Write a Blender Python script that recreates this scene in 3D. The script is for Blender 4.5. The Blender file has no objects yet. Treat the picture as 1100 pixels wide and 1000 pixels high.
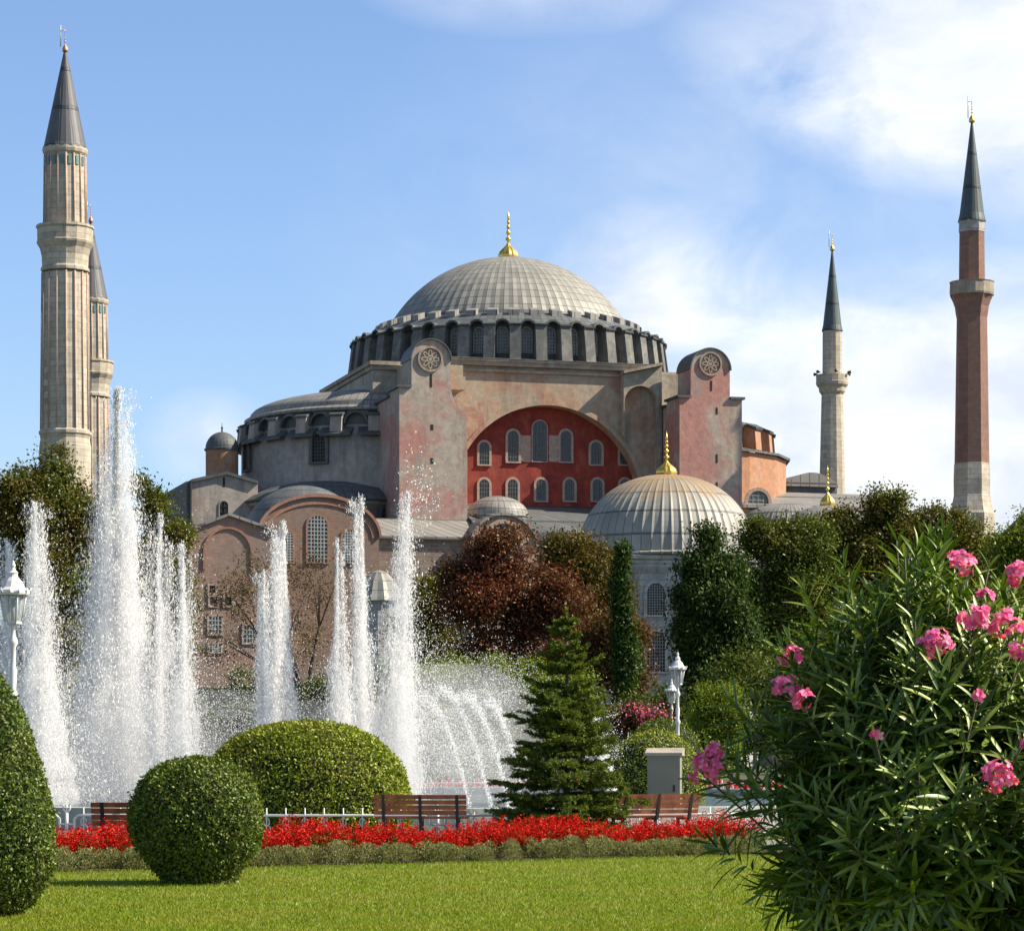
import bpy, math, random
import numpy as np
from mathutils import Vector
R = math.radians
PI = math.pi
random.seed(7)
rng = np.random.default_rng(7)
scn = bpy.context.scene
COL = scn.collection

# ---------------------------------------------------------------- camera / sky / sun
F, HX, HY, EYE = 3000.0, 550.0, 805.0, 1.6        # focal in photo pixels, vanishing row, eye height
cam = bpy.data.cameras.new('camera')
cam.sensor_fit = 'HORIZONTAL'; cam.sensor_width = 36.0
cam.lens = 36.0 * F / 1100.0
cam.shift_y = (HY - 500.0) / 1100.0
cam.clip_start = 0.5; cam.clip_end = 20000
camo = bpy.data.objects.new('camera', cam); COL.objects.link(camo)
camo.location = (0, 0, EYE); camo.rotation_euler = (R(90), 0, 0)
scn.camera = camo

SUN_AZ, SUN_EL = R(92), R(41)                      # azimuth from +Y towards +X
sun = bpy.data.lights.new('sun', 'SUN'); sun.energy = 5.0; sun.angle = R(0.5); sun.color = (1.0, 0.90, 0.74)
suno = bpy.data.objects.new('sun', sun); COL.objects.link(suno)
sdir = Vector((math.sin(SUN_AZ)*math.cos(SUN_EL), math.cos(SUN_AZ)*math.cos(SUN_EL), math.sin(SUN_EL)))
suno.rotation_euler = sdir.to_track_quat('Z', 'Y').to_euler()
suno.location = (60, -20, 80)

def node(nt, typ, ins=None, **props):
    n = nt.nodes.new(typ)
    for k, v in props.items(): setattr(n, k, v)
    for k, v in (ins or {}).items():
        s = n.inputs[k]
        if isinstance(v, bpy.types.NodeSocket): nt.links.new(v, s)
        else:
            if isinstance(v, (tuple, list)) and len(v) == 3 and s.type == 'RGBA': v = (*v, 1)
            s.default_value = v
    return n
def ramp(nt, fac, stops):
    n = node(nt, 'ShaderNodeValToRGB', {'Fac': fac}); e = n.color_ramp.elements
    while len(e) < len(stops): e.new(0.5)
    for q, (p, c) in zip(e, stops):
        q.position = p; q.color = (c, c, c, 1) if isinstance(c, (int, float)) else (*c, 1)
    return n.outputs['Color']
def math_(nt, op, a, b=0.0, clamp=False):
    return node(nt, 'ShaderNodeMath', {0: a, 1: b}, operation=op, use_clamp=clamp).outputs[0]
def mix(nt, fac, a, b, blend='MIX'):
    n = nt.nodes.new('ShaderNodeMix'); n.data_type = 'RGBA'; n.blend_type = blend
    for k, v in ((0, fac), (6, a), (7, b)):
        if isinstance(v, bpy.types.NodeSocket): nt.links.new(v, n.inputs[k])
        else: n.inputs[k].default_value = (*v, 1) if isinstance(v, tuple) and len(v) == 3 else v
    return n.outputs[2]
def noise(nt, vec, scale, detail=4, rough=0.55, dist=0.0):
    return node(nt, 'ShaderNodeTexNoise', {'Vector': vec, 'Scale': scale, 'Detail': detail, 'Roughness': rough, 'Distortion': dist}).outputs['Fac']

w = bpy.data.worlds.new('World'); scn.world = w; w.use_nodes = True
nt = w.node_tree; nt.nodes.clear()
sky = node(nt, 'ShaderNodeTexSky', sky_type='NISHITA', sun_disc=False, sun_elevation=SUN_EL, sun_rotation=SUN_AZ,
           altitude=50, air_density=1.0, dust_density=0.6, ozone_density=3.0)
tc = node(nt, 'ShaderNodeTexCoord').outputs['Generated']
sep = node(nt, 'ShaderNodeSeparateXYZ', {0: tc})
def blob(px, py, rx, ry, amp):                     # a cloud bank round one direction of the sky
    d0 = Vector(((px-HX)/F, 1, (HY-py)/F)).normalized()
    v = node(nt, 'ShaderNodeVectorMath', {0: tc, 1: tuple(d0)}, operation='SUBTRACT').outputs[0]
    v = node(nt, 'ShaderNodeVectorMath', {0: v, 1: (F/rx, 1.0, F/ry)}, operation='MULTIPLY').outputs[0]
    l = node(nt, 'ShaderNodeVectorMath', {0: v}, operation='LENGTH').outputs['Value']
    return math_(nt, 'MULTIPLY', math_(nt, 'SUBTRACT', 1.0, l, clamp=True), amp)
acc = None
for b in ((1060, 55, 300, 165, 1.25), (1000, 480, 450, 235, 1.25), (720, 320, 170, 130, .8), (590, -30, 230, 75, .38), (760, 500, 330, 200, .75), (225, 470, 80, 60, .45), (930, 40, 240, 120, .6), (1100, 190, 110, 100, .4), (820, 260, 560, 330, .17)):
    o = blob(*b); acc = o if acc is None else math_(nt, 'MAXIMUM', acc, o)
wv = node(nt, 'ShaderNodeVectorMath', {0: tc, 1: (1.0, 1.0, 1.5)}, operation='MULTIPLY').outputs[0]
n1 = noise(nt, wv, 19, 8, .62, .5); n2 = noise(nt, wv, 5, 6, .55)
dens = math_(nt, 'ADD', acc, math_(nt, 'MULTIPLY', math_(nt, 'MULTIPLY', math_(nt, 'SUBTRACT', n1, 0.5), 1.3), math_(nt, 'MULTIPLY', acc, 2.0, True)))
cl = ramp(nt, dens, [(0.02, 0.0), (0.36, 0.5), (0.72, 1.0)])
high = math_(nt, 'MULTIPLY', ramp(nt, sep.outputs['Z'], [(0.3, 0.0), (0.5, 1.0)]), ramp(nt, n2, [(0.52, 0.0), (0.72, .3)]))
cl = math_(nt, 'MAXIMUM', cl, high)
shade = ramp(nt, noise(nt, wv, 17, 6, .55, .4), [(0.34, (5.0, 5.5, 6.4)), (0.62, (6.9, 7.05, 7.3))])
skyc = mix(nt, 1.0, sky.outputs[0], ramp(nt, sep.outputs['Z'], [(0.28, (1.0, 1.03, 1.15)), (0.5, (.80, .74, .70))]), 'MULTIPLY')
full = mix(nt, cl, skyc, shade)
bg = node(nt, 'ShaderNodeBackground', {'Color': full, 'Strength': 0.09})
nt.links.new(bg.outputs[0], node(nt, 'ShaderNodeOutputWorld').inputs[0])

scn.view_settings.view_transform = 'Standard'; scn.view_settings.look = 'None'
scn.view_settings.exposure = 0.82; scn.view_settings.gamma = 1.0
scn.cycles.max_bounces = 6; scn.cycles.volume_bounces = 2; scn.cycles.transparent_max_bounces = 8

# ---------------------------------------------------------------- materials
def newmat(name):
    m = bpy.data.materials.new(name); m.use_nodes = True; nt = m.node_tree
    return m, nt, nt.nodes['Principled BSDF']
def objco(nt): return node(nt, 'ShaderNodeTexCoord').outputs['Object']
def scaled(nt, vec, s): return node(nt, 'ShaderNodeVectorMath', {0: vec, 1: s}, operation='MULTIPLY').outputs[0]
def bump(nt, b, h, strength=.4, dist=.05):
    nt.links.new(node(nt, 'ShaderNodeBump', {'Height': h, 'Strength': strength, 'Distance': dist}).outputs[0], b.inputs['Normal'])
def plaster(name, base, patch, stain, sc=.16, amt=(.48, .56), rough=.9, streak=.6, blocks=0.0, patch2=None):
    m, nt, b = newmat(name); co = objco(nt)
    big = noise(nt, co, sc, 8, .66, .7)
    c = mix(nt, ramp(nt, big, [(amt[0], 0.0), (amt[1], 1.0)]), base, patch)
    if patch2: c = mix(nt, ramp(nt, noise(nt, scaled(nt, co, (1, 1, .6)), patch2[1], 7, .68, .5), [(.53, 0.0), (.60, patch2[2])]), c, patch2[0])
    sv = scaled(nt, co, (1.1, 1.1, .07)); st = noise(nt, sv, .8, 6, .65)
    c = mix(nt, ramp(nt, st, [(.5, 0.0), (.72, streak)]), c, stain)
    fine = noise(nt, co, 1.3, 7, .7)
    c = mix(nt, .75, c, ramp(nt, fine, [(.25, .52), (.7, 1.15)]), 'MULTIPLY')
    if blocks:
        s = node(nt, 'ShaderNodeSeparateXYZ', {0: co})
        uv = node(nt, 'ShaderNodeCombineXYZ', {0: math_(nt, 'ADD', s.outputs[0], s.outputs[1]), 1: s.outputs[2]}).outputs[0]
        br = node(nt, 'ShaderNodeTexBrick', {'Vector': uv, 'Color1': (1, 1, 1), 'Color2': (.8, .78, .75), 'Mortar': (.55, .5, .46), 'Scale': 1.0,
                  'Mortar Size': .03*blocks, 'Brick Width': 1.6*blocks, 'Row Height': .62*blocks})
        c = mix(nt, .8, c, br.outputs[0], 'MULTIPLY')
    nt.links.new(c, b.inputs['Base Color']); b.inputs['Roughness'].default_value = rough
    bump(nt, b, math_(nt, 'ADD', fine, big), .3, .12)
    return m
def brick(name, c1, c2, mortar, w=.8, h=.28, stain=(.2, .18, .16)):
    m, nt, b = newmat(name); co = objco(nt); s = node(nt, 'ShaderNodeSeparateXYZ', {0: co})
    uv = node(nt, 'ShaderNodeCombineXYZ', {0: math_(nt, 'ADD', s.outputs[0], math_(nt, 'MULTIPLY', s.outputs[1], .93)), 1: s.outputs[2]}).outputs[0]
    br = node(nt, 'ShaderNodeTexBrick', {'Vector': uv, 'Color1': c1, 'Color2': c2, 'Mortar': mortar, 'Scale': 1.0, 'Mortar Size': .035, 'Brick Width': w, 'Row Height': h})
    c = mix(nt, ramp(nt, noise(nt, co, .22, 7, .6, .4), [(.5, 0.0), (.68, .6)]), br.outputs[0], stain)
    c = mix(nt, .7, c, ramp(nt, noise(nt, co, 1.6, 6, .7), [(.25, .6), (.7, 1.15)]), 'MULTIPLY')
    nt.links.new(c, b.inputs['Base Color']); b.inputs['Roughness'].default_value = .92
    return m
def lead(name, c1, c2, seam, tint=None, uvs=True, rough=.55, mort=.06):
    m, nt, b = newmat(name)
    uv = node(nt, 'ShaderNodeTexCoord').outputs['UV']; co = objco(nt)
    br = node(nt, 'ShaderNodeTexBrick', {'Vector': uv, 'Color1': c1, 'Color2': c2, 'Mortar': seam, 'Scale': 1.0, 'Mortar Size': mort,
              'Mortar Smooth': .3, 'Brick Width': 1.0, 'Row Height': 1.0, 'Bias': -.1}, offset=0.0)
    n = noise(nt, co, .5, 7, .65)
    c = mix(nt, .6, br.outputs[0], ramp(nt, n, [(.3, .68), (.7, 1.15)]), 'MULTIPLY')
    if tint:
        z = node(nt, 'ShaderNodeSeparateXYZ', {0: co}).outputs[2]
        f = ramp(nt, math_(nt, 'ADD', math_(nt, 'DIVIDE', math_(nt, 'SUBTRACT', z, tint[1]), tint[2]), math_(nt, 'MULTIPLY', math_(nt, 'SUBTRACT', noise(nt, scaled(nt, co, (1, 1, .35)), .55, 5), .5), 1.6)), [(.35, 0.0), (.8, .8)])
        c = mix(nt, f, c, tint[0])
    nt.links.new(c, b.inputs['Base Color']); b.inputs['Roughness'].default_value = rough; b.inputs['Metallic'].default_value = .05
    bump(nt, b, math_(nt, 'SUBTRACT', 1.0, br.outputs['Fac']), .6, -.12)
    return m
def simple(name, c, rough=.6, metal=0.0, var=.25, sc=3.0):
    m, nt, b = newmat(name)
    n = noise(nt, objco(nt), sc, 5, .6)
    nt.links.new(mix(nt, 1.0, c, ramp(nt, n, [(.3, 1-var), (.7, 1+var)]), 'MULTIPLY'), b.inputs['Base Color'])
    b.inputs['Roughness'].default_value = rough; b.inputs['Metallic'].default_value = metal
    return m
def leafmat(name, cols, trans=.35, gloss=.12, rough=.45, big=None):
    m, nt, b = newmat(name); nt.nodes.remove(b)
    rnd = node(nt, 'ShaderNodeNewGeometry').outputs['Random Per Island']
    c = ramp(nt, rnd, [(i/max(1, len(cols)-1), q) for i, q in enumerate(cols)])
    if big:
        c = mix(nt, ramp(nt, noise(nt, objco(nt), big[1], 3, .5), [(.42, 0.0), (.62, big[2])]), c, big[0])
    d = node(nt, 'ShaderNodeBsdfDiffuse', {'Color': c}).outputs[0]
    t = node(nt, 'ShaderNodeBsdfTranslucent', {'Color': mix(nt, 1.0, c, (1.3, 1.25, .6), 'MULTIPLY')}).outputs[0]
    g = node(nt, 'ShaderNodeBsdfGlossy', {'Color': (.8, .9, .6), 'Roughness': rough}).outputs[0]
    s = node(nt, 'ShaderNodeMixShader', {0: trans, 1: d, 2: t}).outputs[0]
    s = node(nt, 'ShaderNodeMixShader', {0: gloss*.3, 1: s, 2: g}).outputs[0]
    nt.links.new(s, nt.nodes['Material Output'].inputs[0])
    return m

MT = {}
MT['grey'] = plaster('grey_plaster', (.38, .335, .27), (.45, .395, .32), (.16, .14, .12), patch2=((.26, .235, .2), .3, .6))
MT['west'] = plaster('weathered_plaster', (.36, .33, .29), (.44, .37, .31), (.15, .14, .125), patch2=((.33, .19, .16), .25, .35))
MT['arch'] = plaster('stained_arch_plaster', (.42, .34, .25), (.44, .27, .18), (.19, .15, .12), .2, (.47, .6), patch2=((.34, .135, .10), .33, .6))
MT['pink'] = plaster('faded_pink_plaster', (.46, .225, .185), (.43, .365, .30), (.2, .155, .135), .12, (.44, .55), streak=.5, patch2=((.30, .27, .235), .3, .55))
MT['red'] = plaster('deep_red_plaster', (.30, .045, .026), (.22, .03, .023), (.12, .035, .03), .3, (.45, .6), streak=.6, patch2=((.36, .10, .05), .5, .5))
MT['orange'] = plaster('orange_plaster', (.40, .20, .11), (.38, .25, .17), (.27, .18, .13), .25, (.45, .62), streak=.5)
MT['brick'] = brick('old_brick', (.33, .20, .155), (.25, .15, .115), (.3, .22, .18), .55, .19)
MT['brick_h'] = brick('brown_brick', (.27, .155, .105), (.2, .12, .085), (.26, .19, .15), .55, .19)
MT['band'] = brick('brick_band', (.36, .17, .11), (.30, .14, .095), (.32, .2, .15), .3, .5)
MT['brick_d'] = brick('rough_brick_and_stone', (.27, .21, .17), (.21, .15, .12), (.29, .25, .21), 1.1, .4)
MT['minbrick'] = brick('minaret_brick', (.275, .15, .108), (.22, .122, .09), (.23, .14, .11), .5, .22, (.17, .09, .07))
MT['stone'] = plaster('minaret_stone', (.50, .44, .345), (.58, .525, .43), (.27, .23, .18), .12, (.45, .6), streak=.45, blocks=1.0)
MT['stone2'] = plaster('pale_stone', (.40, .40, .39), (.46, .455, .44), (.25, .24, .23), .2, (.45, .6), streak=.35, blocks=1.0)
MT['seam'] = simple('pink_stone_rib', (.42, .3, .235), .85)
MT['frame'] = simple('window_stone', (.36, .27, .22), .85)
MT['cornice'] = plaster('cornice_stone', (.33, .27, .21), (.42, .36, .28), (.13, .11, .1), .5, (.45, .6))
MT['lead_dome'] = lead('pale_lead_sheet', (.315, .305, .265), (.235, .23, .205), (.125, .12, .105), mort=.04)
MT['lead_grey'] = lead('grey_lead_sheet', (.14, .147, .147), (.10, .108, .11), (.06, .065, .065))
MT['lead_light'] = lead('weathered_lead_sheet', (.28, .265, .24), (.22, .21, .195), (.1, .095, .09))
MT['lead_tomb'] = lead('stained_lead_sheet', (.36, .345, .295), (.25, .245, .22), (.13, .125, .11), ((.33, .225, .12), 23.8, 3.6), mort=.05)
MT['lead_dark'] = simple('dark_lead', (.075, .083, .085), .6, 0, .4, .7)
MT['drumst'] = plaster('drum_stone', (.135, .137, .128), (.20, .195, .18), (.1, .1, .1), .4)
MT['cone'] = lead('minaret_cone_lead', (.115, .115, .125), (.095, .095, .105), (.055, .055, .06))
MT['cone_g'] = lead('green_grey_cone_lead', (.075, .10, .10), (.06, .085, .085), (.035, .045, .045))
MT['gold'] = simple('gilded_copper', (.80, .54, .12), .32, .85, .2, 2)
MT['bronze'] = simple('worn_finial_copper', (.55, .22, .1), .45, .5, .3, 2)
MT['teal'] = simple('teal_tile', (.09, .21, .21), .5)
MT['glass'] = simple('dark_window_glass', (.035, .045, .045), .25, 0, .3, 2)
MT['glassg'] = simple('grey_window_glass', (.10, .115, .115), .35, 0, .3, 1.5)
MT['bars'] = simple('window_lattice', (.34, .345, .33), .8)
MT['barsl'] = simple('stone_lattice', (.22, .22, .21), .8)
MT['barsd'] = simple('weathered_lattice', (.115, .11, .10), .8)
MT['dark'] = simple('dark_opening', (.02, .02, .02), .9)
MT['bark'] = simple('bark', (.075, .055, .04), .95, 0, .5, 4)
MT['white'] = simple('white_paint', (.66, .65, .63), .4, 0, .08, 3)
MT['wood'] = simple('varnished_wood_slats', (.30, .095, .035), .5, 0, .5, 6)
MT['iron'] = simple('black_iron', (.018, .018, .018), .5)
MT['cab'] = simple('beige_grey_paint', (.23, .215, .17), .55, 0, .1, 1.5)
MT['steel'] = simple('antenna_steel', (.5, .5, .52), .4, .3)

# ---------------------------------------------------------------- mesh helpers
class MB:
    def __init__(s): s.v = []; s.f = []; s.uv = []; s.m = []; s.sm = []
    def add(s, verts, faces, mi=0, uvs=None, smooth=False):
        o = len(s.v); s.v += [tuple(map(float, p)) for p in verts]
        for i, f in enumerate(faces):
            s.f.append([o+j for j in f]); s.m.append(mi); s.sm.append(smooth)
            s.uv.append(uvs[i] if uvs else [(s.v[o+j][0]*.8+s.v[o+j][1]*.8, s.v[o+j][2]*.4) for j in f])
        return s
    def box(s, x0, x1, y0, y1, z0, z1, mi=0):
        v = [(x, y, z) for z in (z0, z1) for y in (y0, y1) for x in (x0, x1)]
        return s.add(v, [(0, 2, 3, 1), (4, 5, 7, 6), (0, 1, 5, 4), (2, 6, 7, 3), (0, 4, 6, 2), (1, 3, 7, 5)], mi)
    def ext(s, pts, o, u, v, n, d, mi=0, smooth=False):            # polygon in (u,v) at o, thickness d along n
        o, u, v, n = map(Vector, (o, u, v, n)); k = len(pts)
        a = [o+u*p[0]+v*p[1] for p in pts]; b = [p+n*d for p in a]
        fs = [list(range(k)), list(range(2*k-1, k-1, -1))]
        fs += [(i, i+k, (i+1) % k+k, (i+1) % k) for i in range(k)]
        return s.add(a+b, fs, mi, None, smooth)
    def front(s, pts, y0, y1, mi=0): return s.ext(pts, (0, y0, 0), (1, 0, 0), (0, 0, 1), (0, 1, 0), y1-y0, mi)
    def lathe(s, prof, segs, c=(0, 0), ucount=None, vs=1.0, a0=0.0, a1=2*PI, mi=0, smooth=True, mod=None, square=False):
        full = abs(a1-a0-2*PI) < 1e-6; ucount = ucount or segs
        nv = segs+1; vs_ = []; L = [0.0]
        for i in range(1, len(prof)): L.append(L[-1]+math.dist(prof[i], prof[i-1]))
        for (r, z) in prof:
            for i in range(nv):
                a = a0+(a1-a0)*i/segs; rr = r*(mod(i) if mod else 1.0)
                vs_.append((c[0]+rr*math.cos(a), c[1]+rr*math.sin(a), z))
        fs = []; uv = []
        for j in range(len(prof)-1):
            for i in range(segs):
                fs.append((j*nv+i, j*nv+i+1, (j+1)*nv+i+1, (j+1)*nv+i))
                u0, u1 = i/segs*ucount, (i+1)/segs*ucount; v0, v1 = L[j]*vs, L[j+1]*vs
                uv.append([(u0, v0), (u1, v0), (u1, v1), (u0, v1)])
        return s.add(vs_, fs, mi, uv, smooth)
    def tube(s, pts, r, n=6, mi=0, r1=None, smooth=True):
        pts = [Vector(p) for p in pts]; k = len(pts); vs_ = []
        for i, p in enumerate(pts):
            t = (pts[min(i+1, k-1)]-pts[max(i-1, 0)]).normalized()
            a = t.orthogonal().normalized(); b = t.cross(a)
            if i and (a.dot(pa) < .99):                        # keep the frame steady along the tube
                a = (pa-t*pa.dot(t)); a = a.normalized() if a.length > 1e-6 else t.orthogonal().normalized(); b = t.cross(a)
            pa = a
            rr = r if r1 is None else r+(r1-r)*i/(k-1)
            vs_ += [p+a*rr*math.cos(2*PI*j/n)+b*rr*math.sin(2*PI*j/n) for j in range(n)]
        fs = [(i*n+j, i*n+(j+1) % n, (i+1)*n+(j+1) % n, (i+1)*n+j) for i in range(k-1) for j in range(n)]
        fs += [tuple(range(n-1, -1, -1)), tuple(range((k-1)*n, k*n))]
        return s.add(vs_, fs, mi, None, smooth)
    def build(s, name, mats, parent=None, loc=None):
        me = bpy.data.meshes.new(name)
        me.from_pydata(s.v, [], s.f)
        for m in (mats if isinstance(mats, (list, tuple)) else [mats]): me.materials.append(m)
        me.polygons.foreach_set('material_index', s.m); me.polygons.foreach_set('use_smooth', s.sm)
        uvl = me.uv_layers.new(name='UVMap')
        uvl.data.foreach_set('uv', [c for f in s.uv for p in f for c in p])
        me.update()
        o = bpy.data.objects.new(name, me); COL.objects.link(o)
        if parent: o.parent = parent
        if loc: o.location = loc
        return o

def npmesh(name, V, faces, mat, parent=None, smooth=False):       # V (N,3), faces (M,k)
    me = bpy.data.meshes.new(name); M, k = faces.shape
    me.vertices.add(len(V)); me.vertices.foreach_set('co', np.ascontiguousarray(V, dtype=np.float32).ravel())
    me.loops.add(M*k); me.loops.foreach_set('vertex_index', faces.astype(np.int32).ravel())
    me.polygons.add(M); me.polygons.foreach_set('loop_start', np.arange(0, M*k, k, dtype=np.int32))
    me.polygons.foreach_set('loop_total', np.full(M, k, dtype=np.int32))
    me.polygons.foreach_set('use_smooth', np.full(M, smooth))
    me.materials.append(mat); me.update(calc_edges=True)
    o = bpy.data.objects.new(name, me); COL.objects.link(o)
    if parent: o.parent = parent
    return o
def unit(a): return a/np.maximum(np.linalg.norm(a, axis=-1, keepdims=True), 1e-9)
def leafquads(P, U, L, W, Nh=None):                                        # one bent-free diamond per leaf
    n = len(P); U = unit(U); V = unit(np.cross(U, rng.normal(size=(n, 3)) if Nh is None else Nh)); L = L[:, None]; W = W[:, None]
    vs = np.stack([P, P+U*L*.5+V*W*.5, P+U*L, P+U*L*.5-V*W*.5], 1).reshape(-1, 3)
    return vs, np.arange(4*n).reshape(n, 4)
def blades(P, U, Nrm, L, W, droop, sec=5, fold=.25, shape='lance'):  # arched leaves with a folded midrib
    n = len(P); U = unit(U); V = unit(np.cross(U, Nrm)); Nn = np.cross(V, U)
    t = np.linspace(0, 1, sec)
    wp = np.sin(PI*np.clip(t*.94+.03, 0, 1))**(.7 if shape == 'lance' else 1) if shape == 'lance' else np.array([.25, .75, 1.0, .95, .45][:sec])
    out = []
    for i in range(sec):
        c = P+U*(L*t[i])[:, None]-Nn*(droop*L*t[i]**2)[:, None]
        e = V*(W*.5*wp[i])[:, None]; up = Nn*(W*.5*wp[i]*fold)[:, None]
        out += [c-e+up, c, c+e+up]
    vs = np.stack(out, 1).reshape(-1, 3); k = sec*3
    base = []
    for i in range(sec-1):
        a = i*3; base += [(a, a+1, a+4, a+3), (a+1, a+2, a+5, a+4)]
    fs = (np.arange(n)[:, None, None]*k+np.array(base)[None]).reshape(-1, 4)
    return vs, fs
def at(px, py, D): return Vector(((px-HX)/F*D, D, EYE+(HY-py)/F*D))
def gx(px, D): return (px-HX)/F*D

def tag(o, label, cat, group=None, kind=None):
    if label: o['label'] = label
    if cat: o['category'] = cat
    if group: o['group'] = group
    if kind: o['kind'] = kind
    return o
def thing(name, label, cat, loc=(0, 0, 0), rz=0.0, group=None):
    o = bpy.data.objects.new(name, None); COL.objects.link(o); o.empty_display_size = .5
    o.location = loc; o.rotation_euler = (0, 0, rz)
    return tag(o, label, cat, group)
def copy_tree(o, parent=None):
    c = o.copy(); COL.objects.link(c)
    if parent: c.parent = parent
    for ch in list(o.children): copy_tree(ch, c)
    return c
def structure(o): o['kind'] = 'structure'; return o

def arch_pts(w, h, n=10, pointed=False):                          # outline: bottom left, bottom right, then over the arch
    r = w/2; pts = [(-r, 0), (r, 0)]
    if pointed:
        hs = h-r*1.15
        pts += [(r*math.cos(a)**.8 if math.cos(a) > 0 else 0, hs+r*1.15*math.sin(a)) for a in [PI/2*i/n for i in range(n)]]
        pts += [(0, h)] + [(-x, z) for x, z in reversed(pts[2:2+n])]
    else:
        hs = h-r
        pts += [(r*math.cos(PI*i/n), hs+r*math.sin(PI*i/n)) for i in range(n+1)]
    return pts
def ringpoly(outer, inner): return outer+[outer[0], inner[0]]+list(reversed(inner))   # keyhole outline
def windowpart(parent, o, u, nrm, w, h, fr=.35, proud=.25, nx=4, nz=7, glass='glass', bars='bars', frame='frame', pointed=False, name='window', bt=.06):
    """arched window: glass and lattice in one mesh, stone surround as its child; u along wall, nrm outward"""
    o, u, nrm = Vector(o), Vector(u), Vector(nrm); z = Vector((0, 0, 1)); mb = MB()
    pts = arch_pts(w, h, pointed=pointed); r = w/2
    mb.ext(pts, o+nrm*.02, u, z, nrm, .03, 0)
    def top(x):
        x = min(abs(x), r)
        return (h-r*1.15+r*1.15*math.sqrt(max(0, 1-(x/r)**2))) if pointed else h-r+math.sqrt(max(0, r*r-x*x))
    for i in range(1, nx):
        x = -r+w*i/nx; mb.ext([(x-bt/2, 0), (x+bt/2, 0), (x+bt/2, top(x)), (x-bt/2, top(x))], o+nrm*.051, u, z, nrm, .06, 1)
    for j in range(1, nz):
        zz = h*j/nz; xr = r
        if zz > h-r: xr = math.sqrt(max(0, r*r-(zz-(h-r))**2)) * .97
        mb.ext([(-xr, zz-bt/2), (xr, zz-bt/2), (xr, zz+bt/2), (-xr, zz+bt/2)], o+nrm*.054, u, z, nrm, .06, 1)
    wn = mb.build(name, [MT[glass], MT[bars]], parent)
    if fr > 0:
        outer = arch_pts(w+2*fr, h+fr, pointed=pointed)
        f = MB(); k = len(pts); op = [(p[0], p[1]) for p in outer]; ip = pts
        a = [o+u*p[0]+z*p[1] for p in op]; b = [o+u*p[0]+z*p[1] for p in ip]
        vs_ = a+b+[p+nrm*proud for p in a]+[p+nrm*proud for p in b]; fs = []
        for i in range(1, k):                                     # leave the sill side open
            j = (i+1) % k
            fs += [(2*k+i, 2*k+j, 3*k+j, 3*k+i), (i, j, 2*k+j, 2*k+i), (k+j, k+i, 3*k+i, 3*k+j)]
        f.add(vs_, fs); f.ext([(-r-fr, -fr*.6), (r+fr, -fr*.6), (r+fr, -.001), (-r-fr, -.001)], o, u, z, nrm, proud+.08)
        f.build('window_surround', MT[frame], wn)
    return wn

# ---------------------------------------------------------------- ground
def sheet(name, pts, z, mat):
    mb = MB(); mb.add([(x, y, z) for x, y in pts], [list(range(len(pts)))]); return structure(mb.build(name, mat))
def groundmat(name, c1, c2, c3, sc=.5, fine=25, r=.95, stripes=False):
    m, nt, b = newmat(name); co = objco(nt)
    c = mix(nt, ramp(nt, noise(nt, co, sc, 6, .65), [(.38, 0.0), (.62, 1.0)]), c1, c2)
    if stripes:
        s2 = noise(nt, scaled(nt, co, (.12, 1.2, 1)), 1.0, 5, .6)
        c = mix(nt, ramp(nt, s2, [(.48, 0.0), (.68, .75)]), c, c3)
    c = mix(nt, .85, c, ramp(nt, noise(nt, co, fine, 5, .7), [(.3, .5), (.7, 1.25)]), 'MULTIPLY')
    nt.links.new(c, b.inputs['Base Color']); b.inputs['Roughness'].default_value = r
    bump(nt, b, noise(nt, co, fine*1.5, 4, .7), .6, .03)
    return m
sheet('ground', [(-9000, -2000), (9000, -2000), (9000, 12000), (-9000, 12000)], 0.0, groundmat('park_ground', (.05, .065, .022), (.075, .075, .035), (.1, .09, .05), .05, 2))
lawnmat = groundmat('lawn_turf', (.155, .22, .010), (.115, .18, .010), (.26, .245, .03), .35, 9, .95, True)
sheet('lawn', [(-16, 6), (14, 6), (14, 46.3), (4.2, 42.4), (-6.2, 35.6), (-16, 29.5)], 0.004, lawnmat)
FC = (-3.0, 70.0)                                                  # fountain centre
def circ(r, n=96): return [(FC[0]+r*math.cos(2*PI*i/n), FC[1]+r*math.sin(2*PI*i/n)) for i in range(n)]
sheet('path', circ(25.8), 0.006, groundmat('pale_paving', (.27, .25, .23), (.23, .215, .2), (.2, .19, .17), .4, 6))
sheet('garden_ring', circ(21.8), 0.012, groundmat('ring_turf', (.07, .1, .02), (.09, .12, .025), (.1, .1, .03), .5, 9))
wm, wnt, wb = newmat('pool_water'); wb.inputs['Base Color'].default_value = (.10, .14, .15, 1); wb.inputs['Roughness'].default_value = .12
bump(wnt, wb, noise(wnt, objco(wnt), 6, 5, .6), .7, .08)
sheet('pool_water', circ(15.2), 0.25, wm)
mb = MB(); mb.lathe([(15.0, .02), (15.0, .45), (15.7, .45), (15.7, .02)], 96, FC, smooth=False)
tag(mb.build('fountain_basin', MT['stone2']), 'low round stone basin rim of the big fountain behind the benches', 'fountain basin')

# ---------------------------------------------------------------- the great domed basilica
TH = R(16); CY = 345.0; CX = (546-HX)/F*CY; ct, st = math.cos(TH), math.sin(TH)
def BX(px, yl):
    k = (px-HX)/F; return (k*(CY+yl*ct)-CX+yl*st)/(ct-k*st)
def BP(px, py, yl):
    x = BX(px, yl); Y = CY+x*st+yl*ct; return x, EYE+(HY-py)/F*Y
bas = thing('domed_basilica', 'huge domed basilica with red tympanum, pink buttress towers and grey lead dome', 'basilica', (CX, CY, 0), TH)
X3, Z3, YN = Vector((1, 0, 0)), Vector((0, 0, 1)), Vector((0, -1, 0))

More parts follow.
